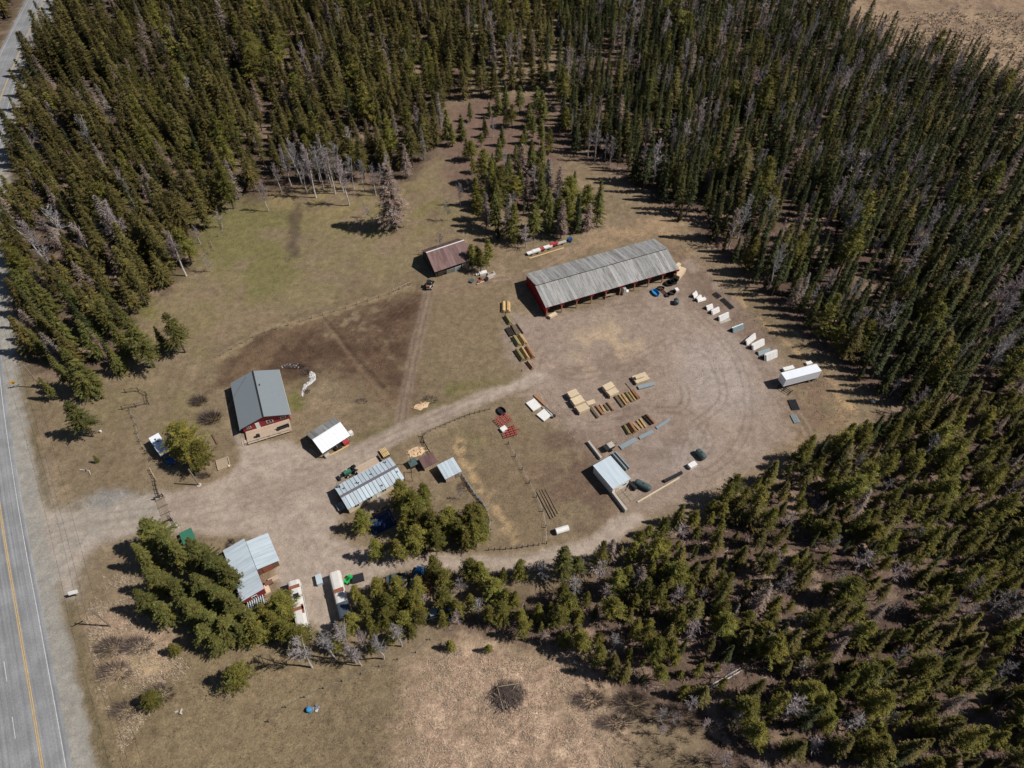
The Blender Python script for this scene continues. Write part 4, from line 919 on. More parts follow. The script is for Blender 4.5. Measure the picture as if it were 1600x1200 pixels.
# ------------------------------------------------------------------ old brown barn, skid steer, junk
b = thing('old_barn','old barn with rusty brown metal roof and white ridge near the pasture','barn',XY(-19.8,165.2),RAD(27.5))
L_, w_, he, hr = 12.4, 10.6, 2.6, 5.9
sheets(b, 12, L_, (-w_/2,he), (.25,hr), 'rustroof', 2); sheets(b, 12, L_, (w_/2,he+.2), (.25,hr), 'rustroof', 2)
part('ridge_cap', MB().box((0,.25,hr+.04),(L_+.05,.35,.06)), 'white', b)
gp = [(-w_/2+.5,0),(w_/2-.5,0),(w_/2-.5,he),(-.25,hr-.25),(-w_/2+.5,he-.1)]
o = part('wall', MB().prism(gp,-L_/2+.4,L_/2-.4), 'darkwood', b); o.rotation_euler = (0,0,-math.pi/2); 
part('lean_sheet', MB().box((-1.2,-w_/2+.1,1.0),(2.4,.08,2.0),rx=.25), 'galv', b); part('lean_sheet', MB().box((1.2,-w_/2+.1,1.0),(2.0,.08,2.0),rx=.25), 'palemetal', b)
door(b,(-4.0,-w_/2+.42,1.2),2.2,2.2,'y','darkwood'); door(b,(4.0,-w_/2+.42,1.2),2.4,2.2,'y','greywood')
sk = thing('skid_steer','small loader with black cab parked at the old barn','loader',W(671,449),RAD(80))
part('body', MB().box((-.2,0,.9),(2.2,1.2,.8)), 'white', sk); part('cab', MB().box((.1,0,1.7),(1.2,1.1,1.0)), 'glass', sk); part('cab_roof', MB().box((.1,0,2.24),(1.4,1.25,.1)), 'black', sk); part('engine_cover', MB().box((-1.1,0,1.4),(.7,1.1,.5)), 'rust', sk)
for x in (-.8,.7):
    for s in (-1,1): wh = part('wheel', MB().tube((x,s*.6,.45),(x,s*.95,.45),.45,n=14), 'tyre', sk); part('rim', MB().tube((x,s*.94,.45),(x,s*.97,.45),.25,n=10), 'white', wh)
for s in (-1,1): part('lift_arm', MB().box((.6,s*.7,1.25),(2.6,.12,.2),ry=.25), 'darkmetal', sk)
part('bucket', MB().prism([(1.9,.1),(2.7,.1),(2.7,.25),(2.1,.75),(1.9,.75)],-.9,.9), 'darkmetal', sk)
jn = [('white_drum','white barrel lying in the junk row beside the old barn',(746,430),'white'),('rusty_drum','rusty barrel in the junk row beside the old barn',(751,436),'rust'),('pale_drum','pale barrel at the right end of the junk row',(772,428),'concrete'),('grey_drum','grey barrel in the middle of the junk row',(763,430),'galv')]
for nm, lb, px, m in jn: 
    t = thing(nm, lb, 'barrel', W(*px), random.uniform(0,3)); part('drum', MB().tube((-.5,0,.32),(.5,0,.32),.32,n=14), m, t); part('hoop', MB().tube((-.04,0,.32),(.04,0,.32),.345,n=14), m, t)
for i,(px,d,m,lb) in enumerate([((755,428),(2.2,1.2,.7),'white','white broken appliance in the junk row'),((768,432),(2.6,.9,.5),'concrete','pale slab in the junk row'),((760,438),(1.2,.8,.7),'black','black box in the junk row'),((737,440),(1.4,1.0,.5),'teal','dark tub left of the junk row'),((749,441),(1.0,.8,.4),'rust','rusty box below the junk row')]):
    crate(px,d,m,lb,RAD(20+i*13),'junk_box')
lumber((745,445),(772,433),.5,.3,'pale boards along the bottom of the junk row',None,'deck',name='board_pile')
# row of implements behind the pole barn
rw = 'implements in a row behind the pole barn'
for i,(px,d,m,lb) in enumerate([((829,397),(2.4,1.6,.8),'white','leftmost white implement behind the pole barn'),((838,394),(2.6,1.8,.9),'white','second white implement behind the pole barn'),((847,391),(1.8,1.4,.8),'redimp','left red implement behind the pole barn'),((856,388),(2.8,1.6,.9),'white','white implement between the two red ones'),((865,384),(2.8,1.4,1.0),'redimp','right red implement behind the pole barn'),((877,381),(3.4,1.4,.7),'concrete','pale implement near the right end of the row'),((890,377),(1.4,1.4,1.3),'bluepaint','dark blue implement at the right end of the row')]):
    t = thing('farm_implement', lb, 'implement', W(*px), RAD(24), rw)
    part('hopper', MB().prism([(-d[0]*.4,.35),(d[0]*.4,.35),(d[0]/2,d[2]),(-d[0]/2,d[2])],-d[1]*.35,d[1]*.35), m, t)
    part('frame', MB().box((0,0,.3),(d[0]*1.1,.2,.15)), 'darkmetal', t)
    for s in (-1,1): part('wheel', MB().tube((0,s*d[1]*.42,.28),(0,s*d[1]*.52,.28),.28,n=12), 'tyre', t)
bundle((880,388),(828,404),.4,.25,'post_yellow','long pale pole lying in front of the implements row',.08,None,'long_pole_pile')

# ------------------------------------------------------------------ workshop at lower left
wk = thing('workshop','workshop with two joined pale metal roofs beside the dark spruces','workshop',XY(-57.0,64.5),RAD(31))
# main part: roof falls to the left (local -x), lean-to falls to the right
def xslab_sheets(parent, n, y0, y1, e0, e1, m):
    w = (y1-y0)/n; dx, dz = e1[0]-e0[0], e1[1]-e0[1]; l = math.hypot(dx,dz); a = math.atan2(dz,dx)
    me = sheet_mesh('roof_sheet', w, l, m, 2)
    for i in range(n):
        o = link('roof_sheet', me, parent); o.location = ((e0[0]+e1[0])/2, y0+(i+.5)*w, (e0[1]+e1[1])/2+random.uniform(0,.015))
        o.rotation_mode = 'QUATERNION'; q = Matrix.Rotation(-a,4,'Y') @ Matrix.Rotation(math.pi/2,4,'Z'); o.rotation_quaternion = q.to_quaternion()
xslab_sheets(wk, 14, -6.9, 6.4, (-2.6,2.9),(2.3,3.6), 'palemetal'); xslab_sheets(wk, 8, -2.0, 5.6, (7.1,2.7),(2.36,3.35), 'whitemetal' if False else 'palemetal')
part('wall', MB().prism([(-2.2,0),(2.1,0),(2.1,3.35),(-2.2,2.75)],-6.5,6.0), 'redsiding', wk)
part('lean_to_wall', MB().prism([(2.15,0),(6.6,0),(6.6,2.55),(2.15,3.1)],-1.6,5.2), 'brownwood', wk)
door(wk,(4.2,-1.66,1.1),2.0,2.1,'y','rust'); window(wk,(-.2,-6.54,1.6),1.2,.9,'y')
for i,(lb,px,d,m) in enumerate([('tan plywood sheet stack at the workshop corner',(417,922),(1.3,2.0,.5),'lumber'),('board stack under the lean-to front',(428,906),(2.2,1.0,.5),'deck'),('dark crate below the lean-to',(421,912),(1.6,.9,.6),'brownwood')]): crate(px,d,m,lb,RAD(31),'storage_stack')
pnl = thing('pipe_rack','blue-grey pipes leaning in a rack below the workshop','pipes',W(401,944),RAD(31))
for i in range(8): part('pipe', MB().tube((-1.7+i*.45,-.9,.3),(-1.4+i*.45,.9,.9),.12,n=8), 'bluesheet', pnl)
part('rail', MB().box((0,.3,.4),(4.2,.12,.12)), 'darkmetal', pnl)
tufts('brush_heap','heap of brown sticks behind the workshop','brush pile',(361,850),1.3,1.8,160,1.0,'brush',.05)
bn = thing('green_bin','green sheet-metal bin partly hidden by spruces','bin',W(296,842),RAD(33)); part('body', MB().prism([(-1.0,0),(1.0,0),(1.3,1.3),(-1.3,1.3)],-1.6,1.6), 'greenmetal', bn); part('lid', MB().box((0,0,1.34),(2.7,3.3,.07)), 'greenmetal', bn)
dc = thing('garden_chair','white garden chair among the spruces','chair',W(296,858),.4); part('seat',MB().box((0,0,.42),(.6,.6,.06)),'white',dc); part('back',MB().box((0,.3,.75),(.6,.06,.7)),'white',dc)
for x in (-.26,.26):
    for y_ in (-.26,.26): part('leg',MB().box((x,y_,.2),(.06,.06,.4)),'white',dc)
br = thing('brown_drum','brown barrel behind the lean-to','barrel',W(407,846),0); part('drum',MB().lathe([(.42,0),(.44,.5),(.42,1.0),(.3,1.02)],12),'brownwood',br); part('hoop',MB().lathe([(.455,.3),(.455,.36)],12),'darkmetal',br)

# ------------------------------------------------------------------ buses and vehicles
def bus(px, L_, label, rz, rusts, hatch):
    t = thing('old_bus', label, 'bus', px, rz, 'derelict buses parked side by side')
    w = 2.5
    part('body', MB().prism([(-w/2,.55),(w/2,.55),(w/2,2.5),(w/2-.25,2.95),(w/4,3.08),(-w/4,3.08),(-w/2+.25,2.95),(-w/2,2.5)],-L_/2,L_/2), 'buswhite', t)
    for y0,y1,x0,x1 in rusts: part('rust_patch', MB().prism([(x0*w/2,3.0),(x1*w/2,3.0),(x1*w/2*.96,3.098),(x0*w/2*.96,3.098)],y0*L_,y1*L_), 'rust', t)
    if hatch is not None: part('roof_hatch', MB().box((.1,hatch*L_,3.14),(1.1,1.1,.12)), 'darkmetal', t)
    n = int(L_/1.1)
    for s in (-1,1):
        for i in range(n): part('window', MB().box((s*(w/2+.005),-L_/2+.9+i*(L_-1.6)/n,2.05),(.05,.75,.6)), 'glass', t)
    part('windscreen', MB().box((0,L_/2+.01,2.0),(2.0,.06,.9)), 'glass', t); part('bumper', MB().box((0,L_/2+.1,.65),(2.4,.18,.25)), 'darkmetal', t)
    for y_ in (-L_*.3,L_*.32):
        for s in (-1,1): part('wheel', MB().tube((s*.8,y_,.48),(s*1.2,y_,.48),.48,n=14), 'tyre', t)
    return t
bus(XY(-44.1,56.6), 11.0, 'left white bus with rust stripes and a roof hatch', RAD(20.5), [(.33,.40,-.9,.9),(-.12,-.05,-.95,.9),(.28,.34,-.9,-.5),(-.2,-.02,.55,.9)], .17)
t = bus(XY(-35.7,58.6), 11.0, 'right white bus with one rust patch and a dark rear half', RAD(21.5), [(.06,.14,-.85,.85)], None)
part('blue_section', MB().prism([(-1.27,.6),(1.27,.6),(1.27,2.5),(1.02,2.97),(.65,3.1),(-.65,3.1),(-1.02,2.97),(-1.27,2.5)],-5.3,-1.6), 'busdark', t)
def car(px, label, rz, m, kind='car', L_=4.6, name=None, load=None):
    t = thing(name or ('pickup_truck' if kind == 'pickup' else 'parked_car'), label, 'truck' if kind == 'pickup' else 'car', px if isinstance(px,Vector) else W(*px), rz)
    w = 1.85
    if kind == 'pickup':
        prof = [(-L_/2,.45),(L_/2,.45),(L_/2,.95),(L_/2-1.2,1.05),(L_/2-1.2,1.05),(-L_/2,1.0)]
        cab = [(.75,1.0),(.45,1.7),(-.75,1.72),(-.95,1.0)]
    else:
        prof = [(-L_/2,.4),(L_/2,.4),(L_/2,.8),(L_/2-1.1,.98),(-L_/2+.8,1.0),(-L_/2,.85)]
        cab = [(.95,.98),(.35,1.5),(-1.0,1.5),(-1.7,.98)]
    o = part('body', MB().prism(prof,-w/2,w/2), m, t); 
    part('cabin', MB().prism(cab,-w/2+.1,w/2-.1), 'glass', t); xs_ = [p[0] for p in cab]
    part('cab_roof', MB().box(((cab[1][0]+cab[2][0])/2,0,cab[1][1]+.03),(abs(cab[1][0]-cab[2][0])+.1,w-.25,.06)), m, t)
    for x in (-L_*.3,L_*.31):
        for s in (-1,1): wh = part('wheel', MB().tube((x,s*.68,.36),(x,s*.93,.36),.36,n=14), 'tyre', t); part('rim', MB().tube((x,s*.92,.36),(x,s*.945,.36),.2,n=10), 'galv', wh)
    for s in (-1,1): part('headlight', MB().box((L_/2,s*.65,.72),(.06,.32,.16)), 'white', t)
    return t
cp = W(263,716); t = car(cp, 'blue pickup carrying a white camper under the pine', RAD(-50), 'bluepaint', 'pickup', 5.6)
cm = thing('truck_camper','white slide-in camper body with two roof vents on the blue pickup','camper',cp + Vector((math.cos(RAD(130))*2.4,math.sin(RAD(130))*2.4,0)),RAD(-50))
part('shell', MB().box((-1.2,0,2.0),(4.8,2.4,1.9)), 'whitemetal', cm); part('roof', MB().box((-1.2,0,2.98),(4.86,2.46,.08)), 'whitemetal', cm)
for x in (-2.2,-1.2): part('roof_vent', MB().box((x,.3*(x+1.7),3.05),(.4,.4,.1)), 'darkmetal', cm)
part('over_cab', MB().box((1.7,0,2.4),(1.2,2.3,1.0)), 'whitemetal', cm); part('window', MB().box((-1.0,-1.21,2.3),(1.2,.05,.6)), 'glass', cm)
for x in (-3.2,.6): 
    for s in (-1,1): part('jack_leg', MB().box((x,s*1.1,.55),(.1,.1,1.1)), 'galv', cm)
car((621,906),'dark green car at the edge of the south lane behind pines',RAD(10),'teal')
car((652,906),'blue pickup with pale hood nosed towards the south lane',RAD(75),'bluepaint','pickup',5.4)
car((667,918),'dark red car half hidden beside the blue pickup',RAD(80),'rust')
car((680,960),'pale blue car at the lower edge of the pine belt',RAD(15),'bluesheet')
car((706,955),'dark blue car under the pines beside the pale blue car',RAD(60),'bluepaint')
av = thing('quad_bike','bright green quad bike beside the right bus','quad bike',W(545,907),RAD(60))
part('body', MB().box((0,0,.65),(1.5,.7,.35)), 'greenpaint', av); part('front_fender', MB().box((.65,0,.85),(.6,1.15,.1)), 'greenpaint', av); part('rear_fender', MB().box((-.65,0,.85),(.65,1.15,.1)), 'greenpaint', av); part('seat', MB().box((-.15,0,.9),(.7,.35,.14)), 'black', av); part('handlebar', MB().tube((.35,-.45,1.1),(.35,.45,1.1),.03), 'darkmetal', av)
for x in (-.65,.65):
    for s in (-1,1): part('wheel', MB().tube((x,s*.4,.3),(x,s*.65,.3),.3,n=12), 'tyre', av)
crate((500,908),(1.2,2.2,1.1),'palemetal','pale steel cabinet in the shade left of the right bus',RAD(21),'steel_cabinet')
crate((560,905),(2.4,1.6,.8),'black','black trailer box right of the green quad bike',RAD(18),'trailer_box')
crate((606,908),(1.6,.9,.5),'rust','rusty trough left of the dark green car',RAD(10),'rusty_trough')
bb_ = thing('blue_barrel','bright blue barrel standing alone in the bottom meadow','barrel',W(484,1110),0); part('drum', MB().lathe([(.5,0),(.56,.4),(.5,.85),(.42,.9)],14), 'blueplastic', bb_); part('lid', MB().lathe([(.4,.9),(.4,.95),(.05,.97)],14), 'blueplastic', bb_)
ps = thing('pale_scrap','pale scrap heap beside the blue barrel','scrap',W(496,1106),.3)
for i in range(5): part('sheet', MB().box((random.uniform(-.5,.5),random.uniform(-.4,.4),.15+.08*i),(.9,.5,.05),rz=i,rx=.3), 'galv', ps)
ws = thing('white_scrap','white scrap sheets in the dry grass at the bottom left','scrap',W(279,1114),.3)
for i in range(4): part('sheet', MB().box((random.uniform(-.6,.6),random.uniform(-.4,.4),.2+.08*i),(.6,.3,.05),rz=i*.8,rx=.3), 'concrete', ws)
bpil = thing('brush_pile','big pile of grey cut branches in the pale meadow','brush pile',W(792,1086),.4)
rb = np.random.default_rng(5); Vb = []
for i in range(900):
    rr_ = rb.random()**.7*3.4*(.6+.5*math.sin(i*1.7)**2); aa = rb.random()*6.283; z_ = max(.05,1.2*(1-rr_/3.6))*rb.random(); p_ = np.array([rr_*math.cos(aa),rr_*math.sin(aa)*.8,z_]); an = rb.normal(.7,.9); d_2 = np.array([math.cos(an),math.sin(an),rb.normal(0,.22)])*rb.uniform(.4,1.6); w_2 = np.array([-math.sin(an),math.cos(an),.3])*rb.uniform(.02,.07)
    Vb += [p_-d_2-w_2,p_-d_2+w_2,p_+d_2]
link('branches', npmesh('branches', np.maximum(np.array(Vb),[-9,-9,-.02]), np.arange(len(Vb)).reshape(-1,3), M['brush']), bpil)
for i in range(7):
    an = random.uniform(0,3); q_ = Vector((random.uniform(-2,2),random.uniform(-1.5,1.5),random.uniform(.2,.9))); dd_ = Vector((math.cos(an),math.sin(an),.1))*random.uniform(1.2,2.4); part('log', MB().tube(q_-dd_,q_+dd_,.14,.08,n=6), 'greywood', bpil)
lg = thing('fallen_logs','pair of pale fallen logs in the brush pile meadow edge','logs',W(1128,1068),RAD(25))
for y_ in (0,.5): part('log', MB().tube((-5,y_,.25),(5,y_+.4,.22),.16,.1), 'aspen', lg)

# ------------------------------------------------------------------ roadside: poles, wires, signs, gate, fences
def pole(px, h_, label, name='power_pole', arm=2.2, rz=0.0):
    t = thing(name, label, 'pole', W(*px), rz)
    part('pole', MB().tube((0,0,-.1),(0,0,h_),.19,.13,n=10), 'greywood', t)
    if arm:
        a = part('crossarm', MB().box((0,0,h_-.5),(arm,.14,.16)), 'greywood', t)
        for x in (-.45,0,.45): part('insulator', MB().lathe([(.06,0),(.09,.1),(.04,.24)],8,c=(x*arm,0,h_-.42 if x else h_)), 'concrete', a)
    return t
rw_ = ang(W(173,978.5),W(66,606))
p1 = pole((173,978.5),8.8,'power pole with crossarm beside the highway near the spruces',rz=rw_+math.pi/2)
p2 = pole((66,606),9.2,'power pole half hidden by trees near the yellow sign',rz=rw_+math.pi/2)
p3w = W(173,978.5)+(W(173,978.5)-W(66,606)); p3 = thing('power_pole','power pole standing below the picture edge on the same line','pole',p3w,rw_+math.pi/2); part('pole',MB().tube((0,0,-.1),(0,0,8.8),.19,.13,n=10),'greywood',p3); part('crossarm',MB().box((0,0,8.3),(2.2,.14,.16)),'greywood',p3)
part('guy_wire', MB().tube((0,0,7.6),(3.2,-3.4,0),.02,n=5), 'darkmetal', p1)
def wire(A, B_, r=.02, sag=.9):
    mb = MB(); n = 12; pts = []
    for i in range(n+1):
        t = i/n; q = A.lerp(B_,t); q.z -= sag*4*t*(1-t); pts.append(q)
    for i in range(n): mb.tube(pts[i],pts[i+1],r,n=4,cap=False)
    return mb
dv = Vector((math.cos(rw_+math.pi/2),math.sin(rw_+math.pi/2),0))
wl = ['outer power wire on the highway side','top power wire of the roadside line','inner power wire on the field side']
for k,off in ((0,-.99),(2,.99)):
    z = 8.75 if off else 9.05
    mb = MB()
    for A, B_ in ((p1.location,p2.location),(p1.location,p3w)):
        w = wire(Vector(A)+dv*off+Vector((0,0,z)), Vector(B_)+dv*off+Vector((0,0,z))); mb.add(w.v,w.f)
    d = W(66,606)-W(173,978.5); w = wire(p2.location+dv*off+Vector((0,0,z)), p2.location+d*.9+dv*off+Vector((-2,0,z))); mb.add(w.v,w.f)
    tag(part('power_wire', mb, 'darkmetal', None), wl[k], 'wire', 'power wires along the highway')
up = pole((311,758),7.0,'bare wooden utility pole at the corner of the driveway apron','utility_pole',0)
part('base_ring', MB().lathe([(.55,0),(.6,.12),(.45,.2)],12), 'concrete', up)
tag(part('service_wire', wire(up.location+Vector((0,0,6.9)), W(395,600)+Vector((0,0,4.6)), .02, .7), 'darkmetal', None),'thin wire from the utility pole to the house','wire')
sg = thing('road_sign','small white road sign on a post beside the highway turnoff','sign',W(121,931),RAD(18))
part('post', MB().box((0,0,1.0),(.1,.1,2.0)), 'galv', sg); part('panel', MB().box((0,-.08,2.0),(1.9,.06,.9),rx=-.5), 'white', sg)
ys_g = thing('warning_sign','yellow diamond warning sign beside the highway','sign',W(27,606),RAD(25))
part('post', MB().box((0,0,1.1),(.1,.1,2.2)), 'galv', ys_g); part('panel', MB().box((0,-.08,2.3),(.95,.05,.95),ry=math.pi/4), 'yellowsign', ys_g)
# cattle guard and timber gateway
cg = thing('cattle_guard','timber cattle guard with rails across the driveway entrance','cattle guard',W(256,797),ang(W(249,780),W(263,818)))
for i in range(7): part('rail', MB().box((0,-.9+i*.3,.06),(7.2,.12,.1)), 'greywood', cg)
for x in (-3.3,-1.1,1.1,3.3): part('bearer', MB().box((x,0,.025),(.25,2.3,.06)), 'darkwood', cg)
for x in (-3.7,3.7): 
    for y_ in (-.9,.9): part('wing_post', MB().box((x,y_,.6),(.22,.22,1.2)), 'darkwood', cg)
    part('wing_rail', MB().box((x,0,1.0),(.12,2.0,.14)), 'darkwood', cg)
gt = thing('swung_gate','pale metal gate swung open beside the cattle guard','gate',W(272,815),ang(W(265,806),W(279,826)))
for z in (.3,.6,.9,1.2): part('rail', MB().tube((-1.9,0,z),(1.9,0,z),.035,n=6), 'galv', gt)
for x in (-1.9,0,1.9): part('upright', MB().tube((x,0,.15),(x,0,1.25),.035,n=6), 'galv', gt)
part('gate_post', MB().tube((2.1,0,0),(2.1,0,1.6),.14), 'white', gt)
def fence(pts, label, n, hgt=1.2, rails=(), wires=(.4,.8,1.1), m='greywood', group=None, name='fence', pr=.1, mesh=False):
    P = [W(*p) for p in pts]; t = thing(name, label, 'fence', P[0], 0, group); O = P[0]
    seg = [(P[i+1]-P[i]).length for i in range(len(P)-1)]; tot = sum(seg); pp = []
    for k in range(n):
        d = tot*k/(n-1); i = 0
        while i < len(seg)-1 and d > seg[i]: d -= seg[i]; i += 1
        pp.append(P[i].lerp(P[i+1], min(1,d/seg[i]))-O)
    me = MB().tube((0,0,-.05),(0,0,hgt),pr,pr*.9,n=6).mesh('post',M[m])
    for q in pp: o = link('post', me, t); o.location = q; o.rotation_euler = (random.uniform(-.04,.04),random.uniform(-.04,.04),0)
    for z in rails:
        for i in range(n-1): part('rail', MB().tube(pp[i]+Vector((0,0,z)),pp[i+1]+Vector((0,0,z+random.uniform(-.04,.04))),.05,n=6), m, t)
    for z in wires:
        mb = MB()
        for i in range(n-1): mb.tube(pp[i]+Vector((0,0,z)),pp[i+1]+Vector((0,0,z)),.02,n=3,cap=False)
        part('wire', mb, 'galv', t)
    return t
fence([(236,735),(243,748)],'short pale rail fence under the big pine',3,1.3,(.5,1.0),(),'deck')
fence([(243,752),(246,766),(250,778)],'short timber fence leading to the cattle guard',5,1.2,(.5,1.0),(),'darkwood')
fence([(192,640),(205,638),(233,632),(229,613),(212,611),(197,614)],'timber pen frame in the field left of the house',6,1.6,(.7,1.4),(),'darkwood',name='timber_pen')
fence([(203,642),(212,660),(215,678),(224,702)],'old leaning wire fence left of the camper',6,1.1,(),(.4,.8),'darkwood')
fence([(662,692),(668,676),(700,662),(735,648),(766,640)],'post and wire fence along the driveway above the paddock',16,1.1,(1.0,),(.4,.7),'greywood')
fence([(660,682),(664,696),(674,712)],'dark board fence beside the firewood heap',4,1.3,(.35,.7,1.05),(),'darkwood')
fence([(722,742),(740,770),(757,790),(766,815),(764,833)],'curving grey mesh fence round the garden',14,1.1,(1.05,.6,.15),(.3,.45,.75,.9),'galv')
fence([(764,860),(800,858),(842,852)],'wire fence along the south lane',10,1.1,(),(.4,.8,1.0),'darkwood')
fence([(795,694),(803,709),(811,725),(837,774),(852,807),(854,850)],'row of widely spaced posts across the paddock',8,1.3,(),(.6,1.0),'darkwood')
fence([(345,556),(400,525),(460,506),(535,484),(600,463),(640,446)],'old post fence between pasture and tilled plot',18,1.2,(),(.5,1.0),'greywood')
fence([(616,456),(642,443)],'pale rail fence at the old barn corner',4,1.1,(.4,.9),(),'deck')
fence([(342,370),(350,362),(345,345)],'thin rail pen at the pasture corner by the left woods',5,1.2,(.6,1.1),(),'greywood')
fence([(330,380),(334,392),(326,397)],'short rail pen below the pasture corner pen',4,1.2,(.6,1.1),(),'greywood')
fence([(420,1128),(450,1103),(500,1078),(560,1055),(650,1020),(672,1000)],'old fence posts crossing the bottom meadow',10,1.0,(),(.5,.8),'darkwood')
fence([(786,470),(800,540),(815,580)],'short posts edging the field beside the post bundles',6,.7,(),(),'darkwood')
fl = thing('timber_log','squared timber log lying on the grass left of the house','log',W(336,687),ang(W(331,676),W(342,697))); part('log', MB().box((0,0,.16),(3.4,.3,.3)), 'brownwood', fl); part('wedge', MB().box((1.2,.25,.06),(.3,.25,.12)), 'brownwood', fl)
sb = thing('sandbox','square timber sandbox with pale sand beside the driveway','sandbox',W(349,725),RAD(25))
for s in (-1,1): part('side_board', MB().box((s*1.4,0,.18),(.16,2.9,.36)), 'deck', sb); part('end_board', MB().box((0,s*1.4,.18),(2.64,.16,.36)), 'deck', sb)
part('sand', MB().box((0,0,.08),(2.6,2.6,.06)), 'sand', sb); tag(part('pale_ball', MB().lathe([(.05,0),(.25,.1),(.32,.3),(.25,.5),(.05,.6)],10), 'lumber', None, W(358,729)),'pale round ball at the sandbox corner','ball')
for i,(px,lb) in enumerate([((136,736),'broken pale stump left in the field near the highway'),((158,675),'white bucket in the field beside the small spruce')]):
    if i == 0:
        t = thing('broken_stump', lb, 'stump', W(*px), 0); part('stump', MB().tube((0,0,0),(.1,.2,.9),.25,.12), 'greywood', t); part('log', MB().tube((-1.8,.3,.15),(.6,0,.2),.14,.1), 'aspen', t); part('log', MB().tube((.5,0,.15),(1.3,-1.0,.15),.12,.08), 'aspen', t)
    else:
        t = thing('white_bucket', lb, 'bucket', W(*px), 0); part('pail', MB().lathe([(.22,0),(.28,.5),(.25,.5),(.2,.06)],10), 'white', t); part('rim', MB().lathe([(.29,.47),(.29,.51)],10), 'white', t)

# ------------------------------------------------------------------ trees
def setcol(me, c):
    at = me.color_attributes.new('tint','FLOAT_COLOR','POINT')
    at.data.foreach_set('color', np.concatenate([c, np.ones((len(c),1))],1).astype(np.float32).ravel())
def trunk_mesh(h, r, m, lean=0.0, limbs=0, rs=None, zmax=.95):
    mb = MB(); n = 5; pts = [Vector((lean*(k/n)**2*h*.1, math.sin(k*1.7)*lean*.2, h*zmax*k/n-(.15 if k == 0 else 0))) for k in range(n+1)]
    for k in range(n): mb.tube(pts[k],pts[k+1],r*(1-.9*k/n)+.012,r*(1-.9*(k+1)/n)+.012,n=7,cap=False)
    for i in range(limbs):
        z = h*rs.uniform(.08,.45); a = rs.uniform(0,6.28); l = rs.uniform(.5,1.3)
        mb.tube((0,0,z),(l*math.cos(a),l*math.sin(a),z-.1*l),.03,.01,n=3,cap=False)
    return mb.mesh('trunk', M[m])
def conifer(seed, h, R, base, nb, m, droop=.25, dens=1.0, power=.85, tw=.17, clump=0, ragged=.25):
    """Crown of drooping boughs, each a feather of small twig-sized faces."""
    r = np.random.default_rng(seed); V = []; Cc = []
    side = 1+.25*np.sin(np.arange(3)*2.1+seed)
    for i in range(nb):
        t = (i+r.random())/nb; t = t**.9; z = h*(base+(1-base)*t)
        prof = (1-t)**power*(1 if t > .08 else .75)
        a = r.random()*6.283; ln = (R*prof*r.uniform(1-ragged,1+ragged*.6)+.16)*(1+.16*math.sin(a*2+seed))
        up = (.55 if t > .75 else .15-droop*(1-t))+r.normal(0,.12)
        d = np.array([math.cos(a),math.sin(a),up]); s_ = np.array([-math.sin(a),math.cos(a),0]); u_ = np.array([0,0,1.0])
        n = max(3,int(ln/.21*dens)); tint = r.uniform(.62,1.38); warm = r.normal(0,.07)
        sag = droop*.35*ln
        for k in range(n):
            q = (k+r.random())/n; q0 = .12+.88*q
            p = d*ln*q0; p[2] += -sag*q0*q0 + z + r.normal(0,.05)
            tl = (.30+.32*(1-q0)+.1*ln*(1-q0))*r.uniform(.7,1.25)
            for sgn in (-1,1):
                dr_ = d*(.75+.3*r.random())+s_*sgn*(.85+r.normal(0,.15))+u_*r.normal(-.08,.28); dr_ /= np.linalg.norm(dr_)
                wv = np.cross(dr_, u_*r.normal(1,.1)+s_*r.normal(0,.5)+d*r.normal(0,.3)); wv /= (np.linalg.norm(wv)+1e-6)
                V += [p-wv*tw*.5, p+wv*tw*.5, p+dr_*tl]; c_ = tint*r.uniform(.8,1.2); Cc += [(c_*(1+warm),c_,c_*(1-warm))]*3
            if clump:
                for e in range(clump):
                    dd = r.normal(0,1,3); dd[2] = abs(dd[2])*.8; dd /= np.linalg.norm(dd); ww = np.cross(dd,r.normal(0,1,3)); ww /= np.linalg.norm(ww)+1e-6
                    l2 = r.uniform(.22,.48); p2 = p+r.normal(0,.14,3)
                    V += [p2-ww*.06,p2+ww*.06,p2+dd*l2]; c_ = tint*r.uniform(.8,1.25); Cc += [(c_*(1+warm),c_,c_*(1-warm))]*3
    # leader
    for k in range(10):
        a = r.random()*6.283; zz = h*(1-.05*r.random()); V += [np.array([0,0,zz-.35]),np.array([.05,0,zz-.35]),np.array([.14*math.cos(a),.14*math.sin(a),zz+.15])]; Cc += [(1,1,1)]*3
    V = np.array(V); me = npmesh('crown', V, np.arange(len(V)).reshape(-1,3), M[m]); setcol(me, np.clip(np.array(Cc),.2,2.2)); return me
